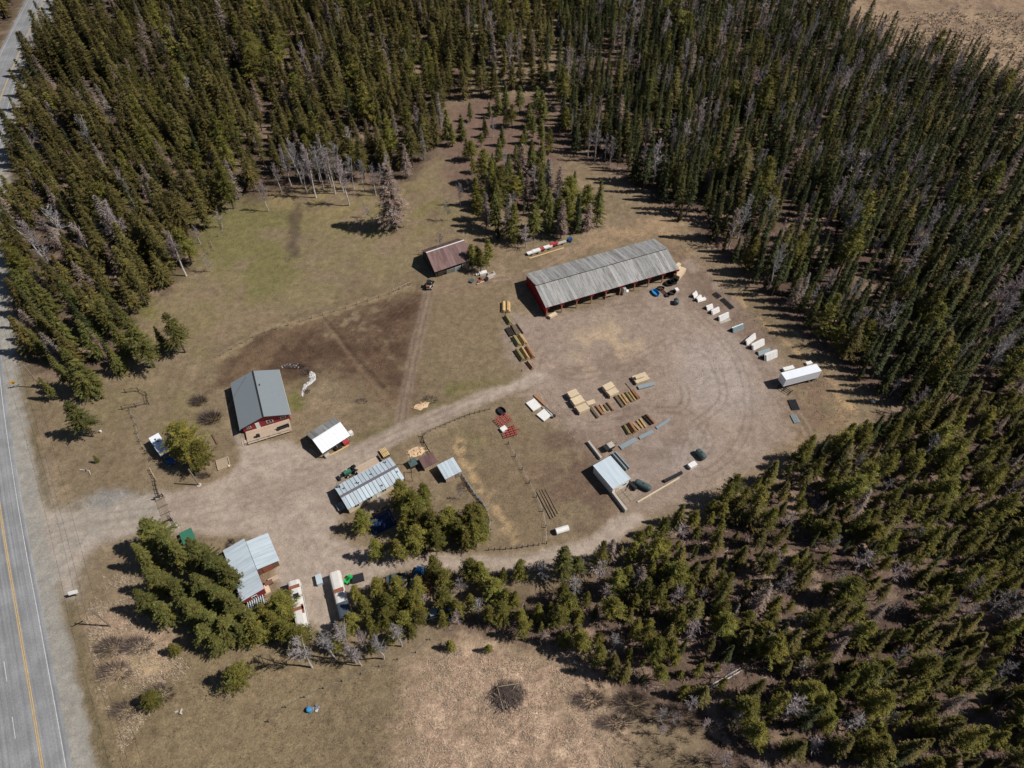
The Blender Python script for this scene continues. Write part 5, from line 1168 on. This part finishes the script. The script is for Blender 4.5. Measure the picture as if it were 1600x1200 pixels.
def baretree(seed, h, R, m='twig', bm='aspen', base=.36, nl=34, ntw=46):
    r = np.random.default_rng(seed); V = []
    def rib(a, b, w0, w1):
        d = b-a; d /= np.linalg.norm(d)+1e-9; x = np.cross(d,[.3,.2,1.0]); x /= np.linalg.norm(x)+1e-9; y_ = np.cross(d,x)
        for w in (x,y_): V.extend([a-w*w0,a+w*w0,b+w*w1, a-w*w0,b+w*w1,b-w*w1])
    for i in range(nl):
        t = (i+r.random())/nl; z = h*(base+(1-base)*t*.97); a = r.random()*6.283
        ln = R*(.45+.55*math.sin(math.pi*min(1,.25+t*.75)))*r.uniform(.6,1.1)*(1.15-.5*t)
        p = np.array([0,0,z]); d = np.array([math.cos(a)*.75,math.sin(a)*.75,.75]); w = .05*(1-.5*t)
        n = 4; nodes = [p]
        for k in range(n):
            d = d+r.normal(0,.16,3)+np.array([0,0,.04]); d /= np.linalg.norm(d); q = p+d*ln/n
            rib(p,q,w*(1-k/n)+.012,w*(1-(k+1)/n)+.012); p = q; nodes.append(p)
        for k in range(ntw):
            j = r.integers(1,len(nodes)); b0 = nodes[j-1]+(nodes[j]-nodes[j-1])*r.random()
            dd = r.normal(0,.6,3)+np.array([math.cos(a)*.5,math.sin(a)*.5,.75]); dd /= np.linalg.norm(dd); l2 = r.uniform(.35,1.0)*min(1.2,.35+ln*.3)
            x = np.cross(dd,r.normal(0,1,3)); x /= np.linalg.norm(x)+1e-9; V.extend([b0-x*.032,b0+x*.032,b0+dd*l2])
    V = np.array(V); return npmesh('crown', V, np.arange(len(V)).reshape(-1,3), M[m])
rs = random.Random(3)
PROTO = {}
PROTO['S'] = [(18.0, trunk_mesh(18,.16,'bark'), conifer(10+i,18.0,(1.6,1.95,2.3,1.7,2.15,1.5,2.6)[i],(.08,.12,.05,.2,.1,.3,.08)[i],(230,250,260,190,230,140,270)[i],'spruce',.35,1.0,(.85,.95,1.05,.8,1.0,.75,1.1)[i],.19)) for i in range(7)]
PROTO['F'] = [(18.0, trunk_mesh(18,.24,'bark'), conifer(30+i,18.0,(2.7,3.1,3.5,2.4,2.9,3.2)[i],(.06,.1,.08,.2,.14,.3)[i],(250,260,280,200,230,180)[i],'fir',(.3,.4,.25,.3,.2,.3)[i],1.0,(.85,.95,1.0,.75,.9,.7)[i],.19)) for i in range(6)]
PROTO['P'] = [(11.0, trunk_mesh(11,.17,'bark',.3), conifer(50+i,11.0,(2.4,2.8,3.1,2.1,2.6,2.3)[i],(.12,.2,.25,.15,.3,.08)[i],(135,145,150,115,120,130)[i],'pine',(.05,.0,.08,.1,-.05,.12)[i],.8,(.72,.65,.6,.82,.66,.9)[i],.14,3,.35)) for i in range(6)]
PROTO['D'] = [(18.0, trunk_mesh(18,.2,'bark',.2,14,rs), conifer(70+i,18.0,2.3+.2*i,.12,240,'greycrown',.3,1.0,.7,.15,0,.4)) for i in range(3)]
PROTO['B'] = [(15.0, trunk_mesh(15,.2,'aspen',.5+.3*i), baretree(90+i,15.0,2.3+.25*i)) for i in range(4)]
PROTO['G'] = [(9.0, trunk_mesh(9,.1,'aspen',.8), baretree(110+i,9.0,2.2+.2*i,'twig','aspen',.25,22,26)) for i in range(3)]
KIND = {'S':'spruce_tree','F':'fir_tree','P':'pine_tree','D':'dying_conifer','B':'birch_tree','G':'grey_bare_tree'}
CROWN = {k: [p[2] for p in v] for k,v in PROTO.items()}
def put_tree(k, vi, loc, h_, rz, label, group, wide=1.0, crown_mat=None):
    H0, tm, cmh = PROTO[k][vi]; s = h_/H0
    o = link(KIND[k], None, None, loc, rz); o.scale = (s*wide,s*wide,s); o.empty_display_size = .5
    tag(o, label, 'tree', group); link('trunk', tm, o); cr_ = link('crown', cmh, o)
    if crown_mat: cr_.material_slots[0].link = 'OBJECT'; cr_.material_slots[0].material = M[crown_mat]
    return o
EXPL = []   # (kind, ground point, height, label, width)
def top(k, tx, ty, h_, label=None, wide=1.0): p = W(tx,ty,h_); EXPL.append((k, Vector((p.x,p.y,0)), h_, label, wide))
def basep(k, bx, by, h_, label=None, wide=1.0): EXPL.append((k, W(bx,by), h_, label, wide))
# single trees that can be told apart
basep('D',618,357,23.5,'tall grey-brown spruce standing alone in the pasture',1.6)
top('F',257,490,15,'single dark spruce at the right of the pair in the left field',1.2); top('F',200,505,17,'broad dark spruce left of the single one in the left field',1.35); top('F',240,510,9,'short spruce between the two dark field spruces',1.2)
for a_,b_,c_,d_ in [(70,480,16,'F'),(40,430,16,'F'),(120,500,15,'F'),(30,485,12,'D'),(150,470,15,'F'),(172,505,13,'F'),(62,520,12,'D'),(18,420,14,'F'),(95,440,17,'F'),(140,520,10,'D'),(75,555,13,'F'),(118,560,12,'F'),(60,590,9,'F'),(165,540,11,'F'),(180,475,13,'F'),(45,520,11,'F')]: top(d_,a_,b_,c_,'conifer on the wooded strip between the highway and the left field',1.2)
top('F',95,545,18,'tall dark spruce near the yellow warning sign',1.3); top('F',103,628,14,'small broad spruce standing alone near the highway',1.35); top('P',146,712,3,'tiny pine seedling beside the broken stump')
top('P',270,665,11,'big bushy pine shading the camper',1.5); top('P',305,690,10,'right-hand bushy pine beside the camper',1.35); top('P',284,690,11,'middle bushy pine leaning over the camper roof',1.3)
top('P',560,798,9,'bushy pine at the lower left corner of the mobile home',1.25); top('P',582,843,9,'left of the two pines on the south lane island',1.35); top('P',618,846,8.5,'right of the two pines on the south lane island',1.2)
for i,(x,y_,h_) in enumerate([(622,752,12),(642,770,12),(660,757,9),(652,795,11.5),(632,795,11),(672,800,11),(690,805,10.5),(700,795,10),(715,812,10),(735,792,10),(748,790,9.5),(725,825,9),(645,825,11),(680,830,9.5),(742,820,9),(750,812,9)]): top('P',x,y_,h_,'bushy pine in the clump right of the mobile home',1.2)
for x,y_,h_,k in [(222,813,17,'F'),(245,832,17,'F'),(207,850,15,'F'),(265,848,16,'F'),(292,842,15,'F'),(318,860,16,'F'),(342,878,16,'F'),(225,888,15,'F'),(262,902,16,'F'),(300,898,16,'F'),(328,915,15,'F'),(210,922,14,'F'),(243,943,13,'F'),(285,935,15,'F'),(318,955,15,'F'),(350,930,14,'F'),(310,978,12,'F'),(345,968,13,'F'),(368,975,12,'F'),(405,945,12,'P'),(430,932,13,'P'),(395,975,11,'P'),(440,975,11,'P'),(420,960,12,'P'),(462,985,10,'P'),(384,955,12,'F'),(330,995,10,'F')]:
    top(k,x,y_,h_*.82,'dense conifer in the dark cluster beside the workshop and highway',1.5 if k == 'F' else 1.2)
top('P',362,1045,9,'round pine alone in the bottom meadow',1.6); top('P',228,1085,6,'half-brown small pine at the bottom left',1.5); top('P',266,1008,5,'small leaning pine below the dark cluster',1.2)
top('P',703,1002,4.5,'left of the two small pines above the pale meadow',1.3); top('P',763,1008,3.8,'right of the two small pines above the pale meadow',1.3)
for x,y_,h_ in [(675,870,11),(692,892,9.5),(735,876,10.5),(750,880,10.5),(585,905,9),(602,930,9),(622,918,9.5),(645,930,8.5),(690,925,9),(565,932,9),(650,905,8.5),(600,955,7.5),(628,958,7.5),(770,908,9),(765,950,7.5),(712,940,8),(735,930,8),(790,920,8),(655,955,7),(575,965,7.5),(690,955,6.5),(785,945,8),(805,925,7),(815,955,7),(640,975,6),(612,985,6),(530,975,7),(545,960,8),(520,1000,6),(580,1000,6)]:
    top('P',x,y_,h_,'pine in the belt between the south lane and the bottom meadow',1.15)
top('F',884,856,14,'tall spruce where the south lane meets the yard lane',1.15); top('F',905,870,9,'spruce just right of the tall lane spruce',1.1)
for i,(x,y_,h_) in enumerate([(736,382,8),(750,392,8),(762,375,9),(745,385,6)]): top('P',x,y_,h_,'pine in the clump at the right end of the old barn',1.25)
cl = 'young conifer scattered in the far clearing'
for bx_,by_,h_,k in [(722,218,9,'S'),(730,252,8,'P'),(737,250,7,'P'),(757,288,12,'P'),(745,322,10,'P'),(759,215,6,'S'),(757,202,5,'S'),(785,228,7,'S'),(800,198,8,'P'),(790,200,6,'S'),(820,225,7,'S'),(806,262,8,'S'),(833,215,8,'S'),(770,265,6,'S'),(778,180,9,'S'),(812,178,10,'S'),(790,170,9,'S'),(846,190,11,'S'),(857,240,9,'P'),(700,215,10,'F'),(707,228,8,'F'),(768,300,11,'P'),(775,330,12,'F'),(750,345,9,'P'),(760,355,12,'D'),(795,285,10,'S'),(830,262,10,'S'),(845,275,12,'F'),(815,245,8,'P'),(740,270,5,'P'),(780,250,8,'S'),(845,225,9,'S'),(826,200,9,'S'),(838,178,10,'S'),(765,185,6,'S'),(752,230,5,'P'),(735,190,7,'S'),(770,215,8,'B'),(790,275,9,'B')]: basep('F' if k == 'S' else k,bx_,by_,h_*1.1,cl,1.45 if k in 'SF' else 1.2)
basep('S',1061,346,7,'small spruce at the woods edge behind the pole barn'); basep('F',932,352,17,'tall pine at the open end of the middle wood'); basep('P',1303,540,8,'round young pine at the woods edge above the trailer',1.3)
# middle wood between clearing and pole barn
mid = 'conifer in the small wood behind the old and pole barns'
rmid = np.random.default_rng(21)
Pm = to_world([(765,260),(860,285),(935,330),(940,352),(905,365),(860,380),(815,392),(775,380),(755,340)])
def inside(p, P): return sdist(np.array([p[0]]),np.array([p[1]]),P)[0] < 0
pts_all = []
def poisson(P, n, dmin, r, hold, reject=None):
    lo, hi = P.min(0), P.max(0); out = []; cell = {}
    cand = r.uniform(lo,hi,(n,2)); cand = cand[sdist(cand[:,0],cand[:,1],P) < 0]
    if reject is not None: cand = cand[~reject(cand)]
    for p in cand:
        d = dmin*r.uniform(.8,1.25); ix, iy = int(p[0]//3), int(p[1]//3); ok = True
        for a in range(-2,3):
            for b in range(-2,3):
                for q in hold.get((ix+a,iy+b),()):
                    if (p[0]-q[0])**2+(p[1]-q[1])**2 < d*d: ok = False; break
                if not ok: break
            if not ok: break
        if ok: hold.setdefault((ix,iy),[]).append((p[0],p[1])); out.append(p)
    return out
HOLD = {}
for e in EXPL: HOLD.setdefault((int(e[1].x//3),int(e[1].y//3)),[]).append((e[1].x,e[1].y))
for p in poisson(Pm, 900, 4.0, rmid, HOLD):
    k = rmid.choice(['F','P','D','S','G'],p=[.25,.28,.25,.14,.08]); EXPL.append((k,Vector((p[0],p[1],0)),rmid.uniform(6,14.5) if k != 'D' else rmid.uniform(9,15),mid,rmid.uniform(1.05,1.5)))
# birches
bz = 'pale leafless birch at the back edge of the pasture'
for bx_,by_,h_ in [(546,321,17),(494,309,19),(506,296,16),(524,303,17),(465,277,15),(480,300,12),(537,300,14),(512,286,18),(451,280,13),(588,306,12),(600,300,11),(420,330,11),(655,222,14),(720,322,9)]+[(455,290,14),(472,288,16),(486,285,15),(500,284,14),(518,290,15),(532,287,16),(553,295,13),(440,300,11),(570,298,12),(610,290,13)]: basep('B',bx_,by_,h_,bz)
for bx_,by_,h_ in [(577,345,5),(572,340,6)]: basep('G',bx_,by_,h_,'thin bare saplings beside the grey-brown spruce')
bl_ = 'leaning bare birch below the parked buses'
for bx_,by_,h_ in [(a_,b_,c_*1.2) for a_,b_,c_ in [(488,1043,13),(524,1028,11),(556,1036,9),(600,1030,10),(628,1010,10),(545,1012,11),(573,1015,9),(565,1040,8)]]: basep('B',bx_,by_,h_,bl_)
for bx_,by_,h_,lb in [(348,355,7,'grey bare tree fallen open at the pasture corner'),(330,425,7,'pale grey bare bush tree at the left pasture edge'),(748,960,8,'grey bare tree in the pine belt'),(716,975,7,'second grey bare tree in the pine belt'),(668,950,7,'pinkish bare tree beside the dark red car'),(690,400,9,'bare tree growing over the old barn front'),(720,780,4,'small bare garden tree inside the mesh fence'),(700,345,8,'bare sapling left of the middle wood'),(385,940,5,'bare bush at the back of the workshop'),(290,970,6,'bare bush inside the dark cluster')]:
    basep('G',bx_,by_,h_,lb)
for bx_,by_,h_ in [(1075,1110,8),(1050,1130,7),(1130,1060,8),(1240,1050,8),(1320,1000,9),(1030,1125,7),(1145,1130,7),(1350,1080,8),(1190,1010,8),(1440,1040,8),(1500,930,9),(1420,850,8),(1480,1110,8),(1380,1130,7),(1550,1060,9)]:
    basep('G',bx_,by_,h_,'grey bare tree among the young pines at lower right')
for bx_,by_,h_ in [(1180,950,12),(1175,960,10)]: basep('D',bx_,by_,h_,'greyish dying tree above the lower right pines',1.2)

# forest by regions
rf = np.random.default_rng(77)
def off_road(c): return sdist(c[:,0],c[:,1],HW,False) < 11.5
Ew = to_world(WOOD_E); FOR = []
def region(pts, n, dmin, kinds, probs, hr_, tagname, rej=None, gap=.27):
    for p in poisson(to_world(pts), n, dmin, rf, HOLD, rej):
        g_ = float(fbm(np.array([p[0]]),np.array([p[1]]),9.0,51,2)[0])
        if g_ < gap and rf.random() < .85: continue
        k = rf.choice(kinds,p=probs); h_ = rf.uniform(*hr_)*(1.0 if k in 'SFP' else .9)*(.8+.4*float(fbm(np.array([p[0]]),np.array([p[1]]),22.0,57,2)[0]))
        if g_ < gap+.04 and rf.random() < .3: k = rf.choice(['B','G','D'])
        if rf.random() < .14: h_ *= rf.uniform(.45,.75)
        FOR.append((k,p,h_,tagname))
UPR = [(870,-20),(1330,40),(1395,84),(1470,100),(1540,125),(1620,165),(1790,240),(1790,560),(1480,640),(1392,630),(1335,592),(1293,548),(1250,505),(1208,468),(1160,430),(1122,390),(1078,342),(1010,305),(950,262),(885,235),(868,170)]
UPR_TOP = [(885,-60),(1335,-60),(1330,40),(870,-20)]
for r_ in (UPR,): region(r_, 18000, 2.9, ['S','F','P','D','B','G'],[.71,.07,.04,.03,.11,.04],(11,18.5),'E')
region(UPR_TOP, 2000, 3.3, ['S','B','D'],[.86,.1,.04],(13,19),'E')
UPL = [(-120,-60),(885,-60),(868,60),(858,150),(815,155),(760,150),(715,160),(700,178),(690,235),(640,278),(590,286),(540,280),(470,288),(420,302),(345,340),(318,392),(288,440),(230,478),(196,518),(165,560),(105,590),(55,575),(20,520),(-60,430)]
region(UPL, 12000, 3.8, ['F','S','P','D','B'],[.70,.08,.11,.08,.03],(11.5,18.5),'W',off_road)
LOW = [(1480,640),(1385,640),(1318,692),(1240,724),(1165,762),(1072,810),(1012,834),(955,868),(920,905),(880,948),(800,950),(790,990),(860,1005),(920,1040),(1000,1075),(1130,1100),(1180,1180),(1790,1240),(1790,560)]
BELT = [(560,930),(620,925),(700,905),(770,905),(860,900),(905,925),(880,960),(800,985),(720,975),(640,990),(560,1000)]
region(BELT, 700, 3.0, ['P','F','G','D'],[.66,.1,.16,.08],(5.5,9.5),'BELT',None,.2)
region(LOW, 9000, 2.75, ['P','F','S','D','G'],[.58,.24,.08,.04,.06],(6.5,12.5),'SE',None,.24)
region(LOW, 2500, 1.9, ['P','F','G'],[.6,.3,.1],(2.0,4.5),'SE',None,.2)
region(UPR, 3000, 2.2, ['S','F','G'],[.5,.4,.1],(4,9),'E',None,.2)
LOW2 = [(1000,1110),(1130,1105),(1180,1180),(1790,1240),(1700,1290),(1050,1260)]
region(LOW2, 500, 5.0, ['P','G','F'],[.6,.25,.15],(4,9),'SE')
GAPS = [to_world(g_) for g_ in ([(1395,640),(1420,650),(1380,665),(1340,660)],[(930,985),(990,972),(985,990),(900,1005)],[(1120,1050),(1190,1040),(1210,1065),(1130,1085)],[(1500,590),(1560,600),(1540,625),(1490,610)],[(1350,480),(1395,475),(1400,490),(1350,500)],[(1500,690),(1560,690),(1550,720),(1500,715)])]
FOR = [f_ for f_ in FOR if not any(inside(f_[1],G_) for G_ in GAPS)]
def seen(p, h_):
    x0, y0 = PX(p[0],p[1],0); x1, y1 = PX(p[0],p[1],h_)
    return max(x0,x1) > -20 and min(x0,x1) < 1620 and max(y0,y1) > -10 and min(y0,y1) < 1210
def size(p, h_): return h_/math.hypot(p[0],p[1],CAM_H-h_/2)
GL = {('E','S'):'narrow dark spruce in the tall wood right of the yard',('E','F'):'full spruce in the tall wood right of the yard',('E','P'):'pine in the tall wood right of the yard',('E','D'):'dying grey conifer in the tall wood right of the yard',('E','B'):'pale leafless birch in the tall wood right of the yard',('E','G'):'grey bare tree in the tall wood right of the yard',
      ('W','S'):'narrow dark spruce in the left wood behind the pasture',('W','F'):'full olive fir in the left wood behind the pasture',('W','P'):'pine in the left wood behind the pasture',('W','D'):'brownish dying conifer in the left wood behind the pasture',('W','B'):'pale leafless birch in the left wood behind the pasture',('W','G'):'grey bare tree in the left wood behind the pasture',('SE','B'):'pale leafless birch in the open wood at lower right',
      ('BELT','P'):'smaller pine in the belt below the south lane',('BELT','F'):'small fir in the belt below the south lane',('BELT','G'):'grey bare tree in the belt below the south lane',('BELT','D'):'dying conifer in the belt below the south lane',('BELT','B'):'pale birch in the belt below the south lane',
      ('SE','P'):'bushy young pine in the open wood at lower right',('SE','F'):'young fir in the open wood at lower right',('SE','S'):'narrow young spruce in the open wood at lower right',('SE','D'):'dying conifer in the open wood at lower right',('SE','G'):'grey bare tree in the open wood at lower right'}
ORD = ['first','second','third','fourth','fifth','sixth','seventh','eighth','ninth','tenth','eleventh','twelfth','thirteenth','fourteenth','fifteenth','sixteenth']
for k,p,h_,lb,wide in EXPL:
    g_ = None
    same = [e for e in EXPL if e[3] == lb]
    if len(same) > 1:
        g_ = lb+'s' if not lb.endswith('s') else lb
        if len(same) <= 16 and len(same) <= len(ORD): lb = ORD[sorted(same, key=lambda e: PX(e[1].x,e[1].y,e[2])[0]).index((k,p,h_,lb,wide))]+' from left: '+lb
    put_tree(k, rf.integers(len(PROTO[k])), p, h_, rf.uniform(0,6.28), lb, g_, wide*rf.uniform(.95,1.08), 'fieldfir' if k == 'F' else None)
ranked = sorted([f_ for f_ in FOR if seen(f_[1],f_[2])], key=lambda f_: -size(f_[1],f_[2]))
conif = [f_ for f_ in ranked if f_[0] in 'SFP']; other = [f_ for f_ in ranked if f_[0] in 'DBG']
n_con = max(0, 300-sum(1 for e in EXPL if e[0] in 'SFP'))
solo = conif[:n_con] + other[:150]; ids = {id(f_) for f_ in solo}
for f_ in solo:
    k,p,h_,tn = f_; lb = GL[(tn,k)]
    put_tree(k, rf.integers(len(PROTO[k])), Vector((p[0],p[1],0)), h_, rf.uniform(0,6.28), lb, lb+'s', rf.uniform(.85,1.25)*(1.2 if k == 'F' else 1))
rest = [f_ for f_ in FOR if id(f_) not in ids]
print('TREES', len(EXPL), len(solo), 'forest', len(rest))

# the rest of the wood: one mass, scattered over points by geometry nodes
def forest(rest):
    order = [(k,i) for k in PROTO for i in range(len(PROTO[k]))]; idx = {o:i for i,o in enumerate(order)}
    me = bpy.data.meshes.new('forest'); n = len(rest)
    me.vertices.add(n); me.vertices.foreach_set('co', np.array([(f_[1][0],f_[1][1],0) for f_ in rest],np.float32).ravel()); me.update()
    vi = [idx[(f_[0], int(rf.integers(len(PROTO[f_[0]]))))] for f_ in rest]
    sc = [f_[2]/PROTO[f_[0]][0][0] for f_ in rest]
    a = me.attributes.new('variant','INT','POINT'); a.data.foreach_set('value', np.array(vi,np.int32))
    a = me.attributes.new('size','FLOAT','POINT'); a.data.foreach_set('value', np.array(sc,np.float32))
    a = me.attributes.new('turn','FLOAT','POINT'); a.data.foreach_set('value', rf.uniform(0,6.28,n).astype(np.float32))
    a = me.attributes.new('width','FLOAT','POINT'); a.data.foreach_set('value', (np.array(sc)*rf.uniform(.8,1.3,n)*np.array([1.22 if f_[0] == 'F' else 1.0 for f_ in rest])).astype(np.float32))
    o = link('forest', me); o['kind'] = 'stuff'; tag(o,'dense conifer forest filling the ground beyond the nearer trees','forest')
    # sources: one individual tree of each variant already standing in the scene
    src = {}
    for ob in COL.objects:
        if ob.name.startswith('crown') and ob.data.name not in src: src[ob.data.name] = (ob, [c for c in ob.parent.children if c.name.startswith('trunk')][0])
    ng = bpy.data.node_groups.new('scatter_forest','GeometryNodeTree')
    ng.interface.new_socket('Geometry',in_out='INPUT',socket_type='NodeSocketGeometry'); ng.interface.new_socket('Geometry',in_out='OUTPUT',socket_type='NodeSocketGeometry')
    N = ng.nodes; Lk = ng.links; gi = N.new('NodeGroupInput'); go = N.new('NodeGroupOutput')
    def named(nm, ty):
        x = N.new('GeometryNodeInputNamedAttribute'); x.data_type = ty; x.inputs[0].default_value = nm; return x.outputs[0]
    join = N.new('GeometryNodeJoinGeometry')
    geos = []
    for (k,i) in order:
        H0, tm, cm_ = PROTO[k][i]; pr_ = src.get(cm_.name); two = N.new('GeometryNodeJoinGeometry')
        if pr_:
            for ob in reversed(pr_):
                oi = N.new('GeometryNodeObjectInfo'); oi.transform_space = 'ORIGINAL'; oi.inputs['Object'].default_value = ob; oi.inputs['As Instance'].default_value = False
                Lk.new(oi.outputs['Geometry'], two.inputs[0])
        gti = N.new('GeometryNodeGeometryToInstance'); Lk.new(two.outputs[0], gti.inputs[0]); geos.append(gti)
    for gti in reversed(geos): Lk.new(gti.outputs[0], join.inputs[0])
    iop = N.new('GeometryNodeInstanceOnPoints'); m2p = N.new('GeometryNodeMeshToPoints'); Lk.new(gi.outputs[0], m2p.inputs[0]); Lk.new(m2p.outputs[0], iop.inputs['Points'])
    Lk.new(join.outputs[0], iop.inputs['Instance']); iop.inputs['Pick Instance'].default_value = True; Lk.new(named('variant','INT'), iop.inputs['Instance Index'])
    cx = N.new('ShaderNodeCombineXYZ'); wv = named('width','FLOAT'); Lk.new(wv,cx.inputs[0]); Lk.new(wv,cx.inputs[1]); Lk.new(named('size','FLOAT'),cx.inputs[2]); Lk.new(cx.outputs[0], iop.inputs['Scale'])
    cr = N.new('ShaderNodeCombineXYZ'); Lk.new(named('turn','FLOAT'),cr.inputs[2]); e2r = N.new('FunctionNodeEulerToRotation'); Lk.new(cr.outputs[0],e2r.inputs[0]); Lk.new(e2r.outputs[0], iop.inputs['Rotation'])
    Lk.new(iop.outputs[0], go.inputs[0])
    md = o.modifiers.new('scatter','NODES'); md.node_group = ng; return o
forest(rest)

# ------------------------------------------------------------------ dry grass, forest litter
def grass(name, label, pts, n, hgt, w, m, clump=7):
    r = np.random.default_rng(len(name)+n); P = to_world(pts); lo, hi = P.min(0), P.max(0)
    c = r.uniform(lo,hi,(n,2)); c = c[sdist(c[:,0],c[:,1],P) < 0]
    c = c[fbm(c[:,0],c[:,1],3.0,33,3) > .42]
    b0 = np.repeat(c,clump,0)+r.normal(0,.16,(len(c)*clump,2)); k = len(b0); a = r.random(k)*6.283; hh = hgt*r.uniform(.5,1.2,k); ln = r.uniform(.2,.9,k)
    base = np.concatenate([b0,np.full((k,1),-.03)],1); tip = base+np.stack([np.cos(a)*hh*ln,np.sin(a)*hh*ln,hh],1); of = np.stack([-np.sin(a)*w,np.cos(a)*w,np.zeros(k)],1)
    v = np.concatenate([base-of,base+of,tip],1).reshape(-1,3)
    o = link(name, npmesh(name, v, np.arange(3*k).reshape(-1,3), M[m])); o['kind'] = 'stuff'; tag(o,label,'grass'); return o
grass('meadow_grass','tall pale dry grass in the meadow at the bottom centre',[(650,1085),(665,1030),(720,1015),(800,1025),(880,1040),(940,1080),(960,1140),(990,1240),(620,1240)],9000,.34,.05,'straw',6)
grass('roadside_grass','dry grass on the bank beside the highway',[(135,960),(160,900),(210,900),(240,1000),(300,1040),(240,1110),(190,1180),(150,1060)],7000,.5,.04,'straw',5)
grass('marsh_grass','dry tussock grass in the far right corner meadow',[(1345,20),(1400,76),(1470,92),(1540,112),(1640,160),(1700,20)],5000,1.0,.16,'straw',6)
grass('edge_grass','dry grass strip between the yard and the right wood',[(1060,390),(1075,385),(1170,465),(1230,525),(1300,585),(1340,640),(1300,690),(1280,660),(1210,540),(1150,480)],4000,.4,.05,'straw',5)
def litter(name, label, pts, n):
    r = np.random.default_rng(n); P = to_world(pts); c = r.uniform(P.min(0),P.max(0),(n,2)); c = c[sdist(c[:,0],c[:,1],P) < 0]; k = len(c)
    a = r.random(k)*6.283; l = r.uniform(.4,2.6,k)/2; d = np.stack([np.cos(a),np.sin(a)],1); s = np.stack([-np.sin(a),np.cos(a)],1)*r.uniform(.02,.06,k)[:,None]
    z = np.full((k,1),.0); zt = r.uniform(.06,.25,(k,1))
    p0 = np.concatenate([c-d*l[:,None]-s,z],1); p1 = np.concatenate([c-d*l[:,None]+s,z],1); p2 = np.concatenate([c+d*l[:,None],zt],1); p3 = np.concatenate([c,zt+.08],1)
    v = np.concatenate([p0,p1,p2,p0,p3,p2],1).reshape(-1,3)
    o = link(name, npmesh(name, v, np.arange(len(v)).reshape(-1,3), M['twig'])); o['kind'] = 'stuff'; tag(o,label,'litter')
litter('forest_litter','fallen grey sticks on the floor of the lower right wood',LOW,7000)

def undergrowth(name, label, pts, n, m, thr=.0):
    r = np.random.default_rng(n+5); P = to_world(pts); c = r.uniform(P.min(0),P.max(0),(n,2)); c = c[sdist(c[:,0],c[:,1],P) < 0]
    c = c[fbm(c[:,0],c[:,1],9.0,71,3) > thr]; k = 34; q = np.repeat(c,k,0); sz = np.repeat(r.uniform(.5,1.5,len(c)),k); N_ = len(q)
    a = r.random(N_)*6.283; rad = np.sqrt(r.random(N_))*sz; hh = sz*r.uniform(.5,1.3,N_)
    base = np.stack([q[:,0]+np.cos(a)*rad*.4,q[:,1]+np.sin(a)*rad*.4,np.zeros(N_)],1); tip = np.stack([q[:,0]+np.cos(a)*rad*1.2,q[:,1]+np.sin(a)*rad*1.2,hh],1)
    b2 = r.random(N_)*6.283; of = np.stack([np.cos(b2),np.sin(b2),np.zeros(N_)],1)*.03
    v = np.concatenate([base-of,base+of,tip],1).reshape(-1,3)
    o = link(name, npmesh(name, v, np.arange(3*N_).reshape(-1,3), M[m])); o['kind'] = 'stuff'; tag(o,label,'undergrowth')
undergrowth('undergrowth','leafless grey-brown undergrowth on the floor of the woods',WOOD_E,5200,'twig',.5)
undergrowth('low_brush','low brown brush along the foot of the lower right wood',[(870,1030),(1000,1080),(1140,1105),(1500,1120),(1620,1240),(960,1240),(940,1100)],700,'brush',.4)

grass('pasture_weeds','short dry weeds dotted over the pasture and fields',[(90,640),(240,500),(340,350),(640,290),(720,330),(780,470),(820,590),(640,660),(560,650),(470,660),(340,700),(220,760),(120,770)],9000,.16,.06,'weeds',4)
grass('paddock_weeds','short dry weeds dotted over the paddock and bottom meadow',[(690,690),(760,650),(800,660),(930,720),(960,790),(850,850),(780,860),(760,760)],3500,.16,.06,'weeds',4)
grass('meadow_weeds','short brown weeds in the bottom left meadow',[(200,1010),(400,1000),(560,1010),(640,1060),(640,1230),(150,1230),(140,1030)],5000,.2,.06,'brush',4)

def stones(name, label, pts, n):
    r = np.random.default_rng(n+9); P = to_world(pts); c = r.uniform(P.min(0),P.max(0),(n,2)); c = c[sdist(c[:,0],c[:,1],P) < 0]; c = c[fbm(c[:,0],c[:,1],5.0,81,3) > .47]; k = len(c)
    t = np.array([(-1,-.6,0),(1,-.7,0),(.8,.8,0),(-.7,.9,0),(.1,.1,1.1)]); fc = np.array([(0,1,4),(1,2,4),(2,3,4),(3,0,4)]); sz = r.uniform(.05,.2,k)*r.uniform(.5,1.2,k); a = r.random(k)*6.283
    ca, sa = np.cos(a), np.sin(a); x = t[None,:,0]*ca[:,None]-t[None,:,1]*sa[:,None]; y_ = t[None,:,0]*sa[:,None]+t[None,:,1]*ca[:,None]
    v = np.stack([x*sz[:,None]+c[:,0:1],y_*sz[:,None]+c[:,1:2],t[None,:,2]*sz[:,None]+.005],2).reshape(-1,3); f = (fc[None]+5*np.arange(k)[:,None,None]).reshape(-1,3)
    o = link(name, npmesh(name, v, f, M['pebble'])); o['kind'] = 'stuff'; tag(o,label,'stones')
stones('yard_stones','loose stones and offcuts strewn over the gravel yard',YARD,9000)
stones('driveway_stones','loose stones along the gravel driveway',DRIVE,7000)
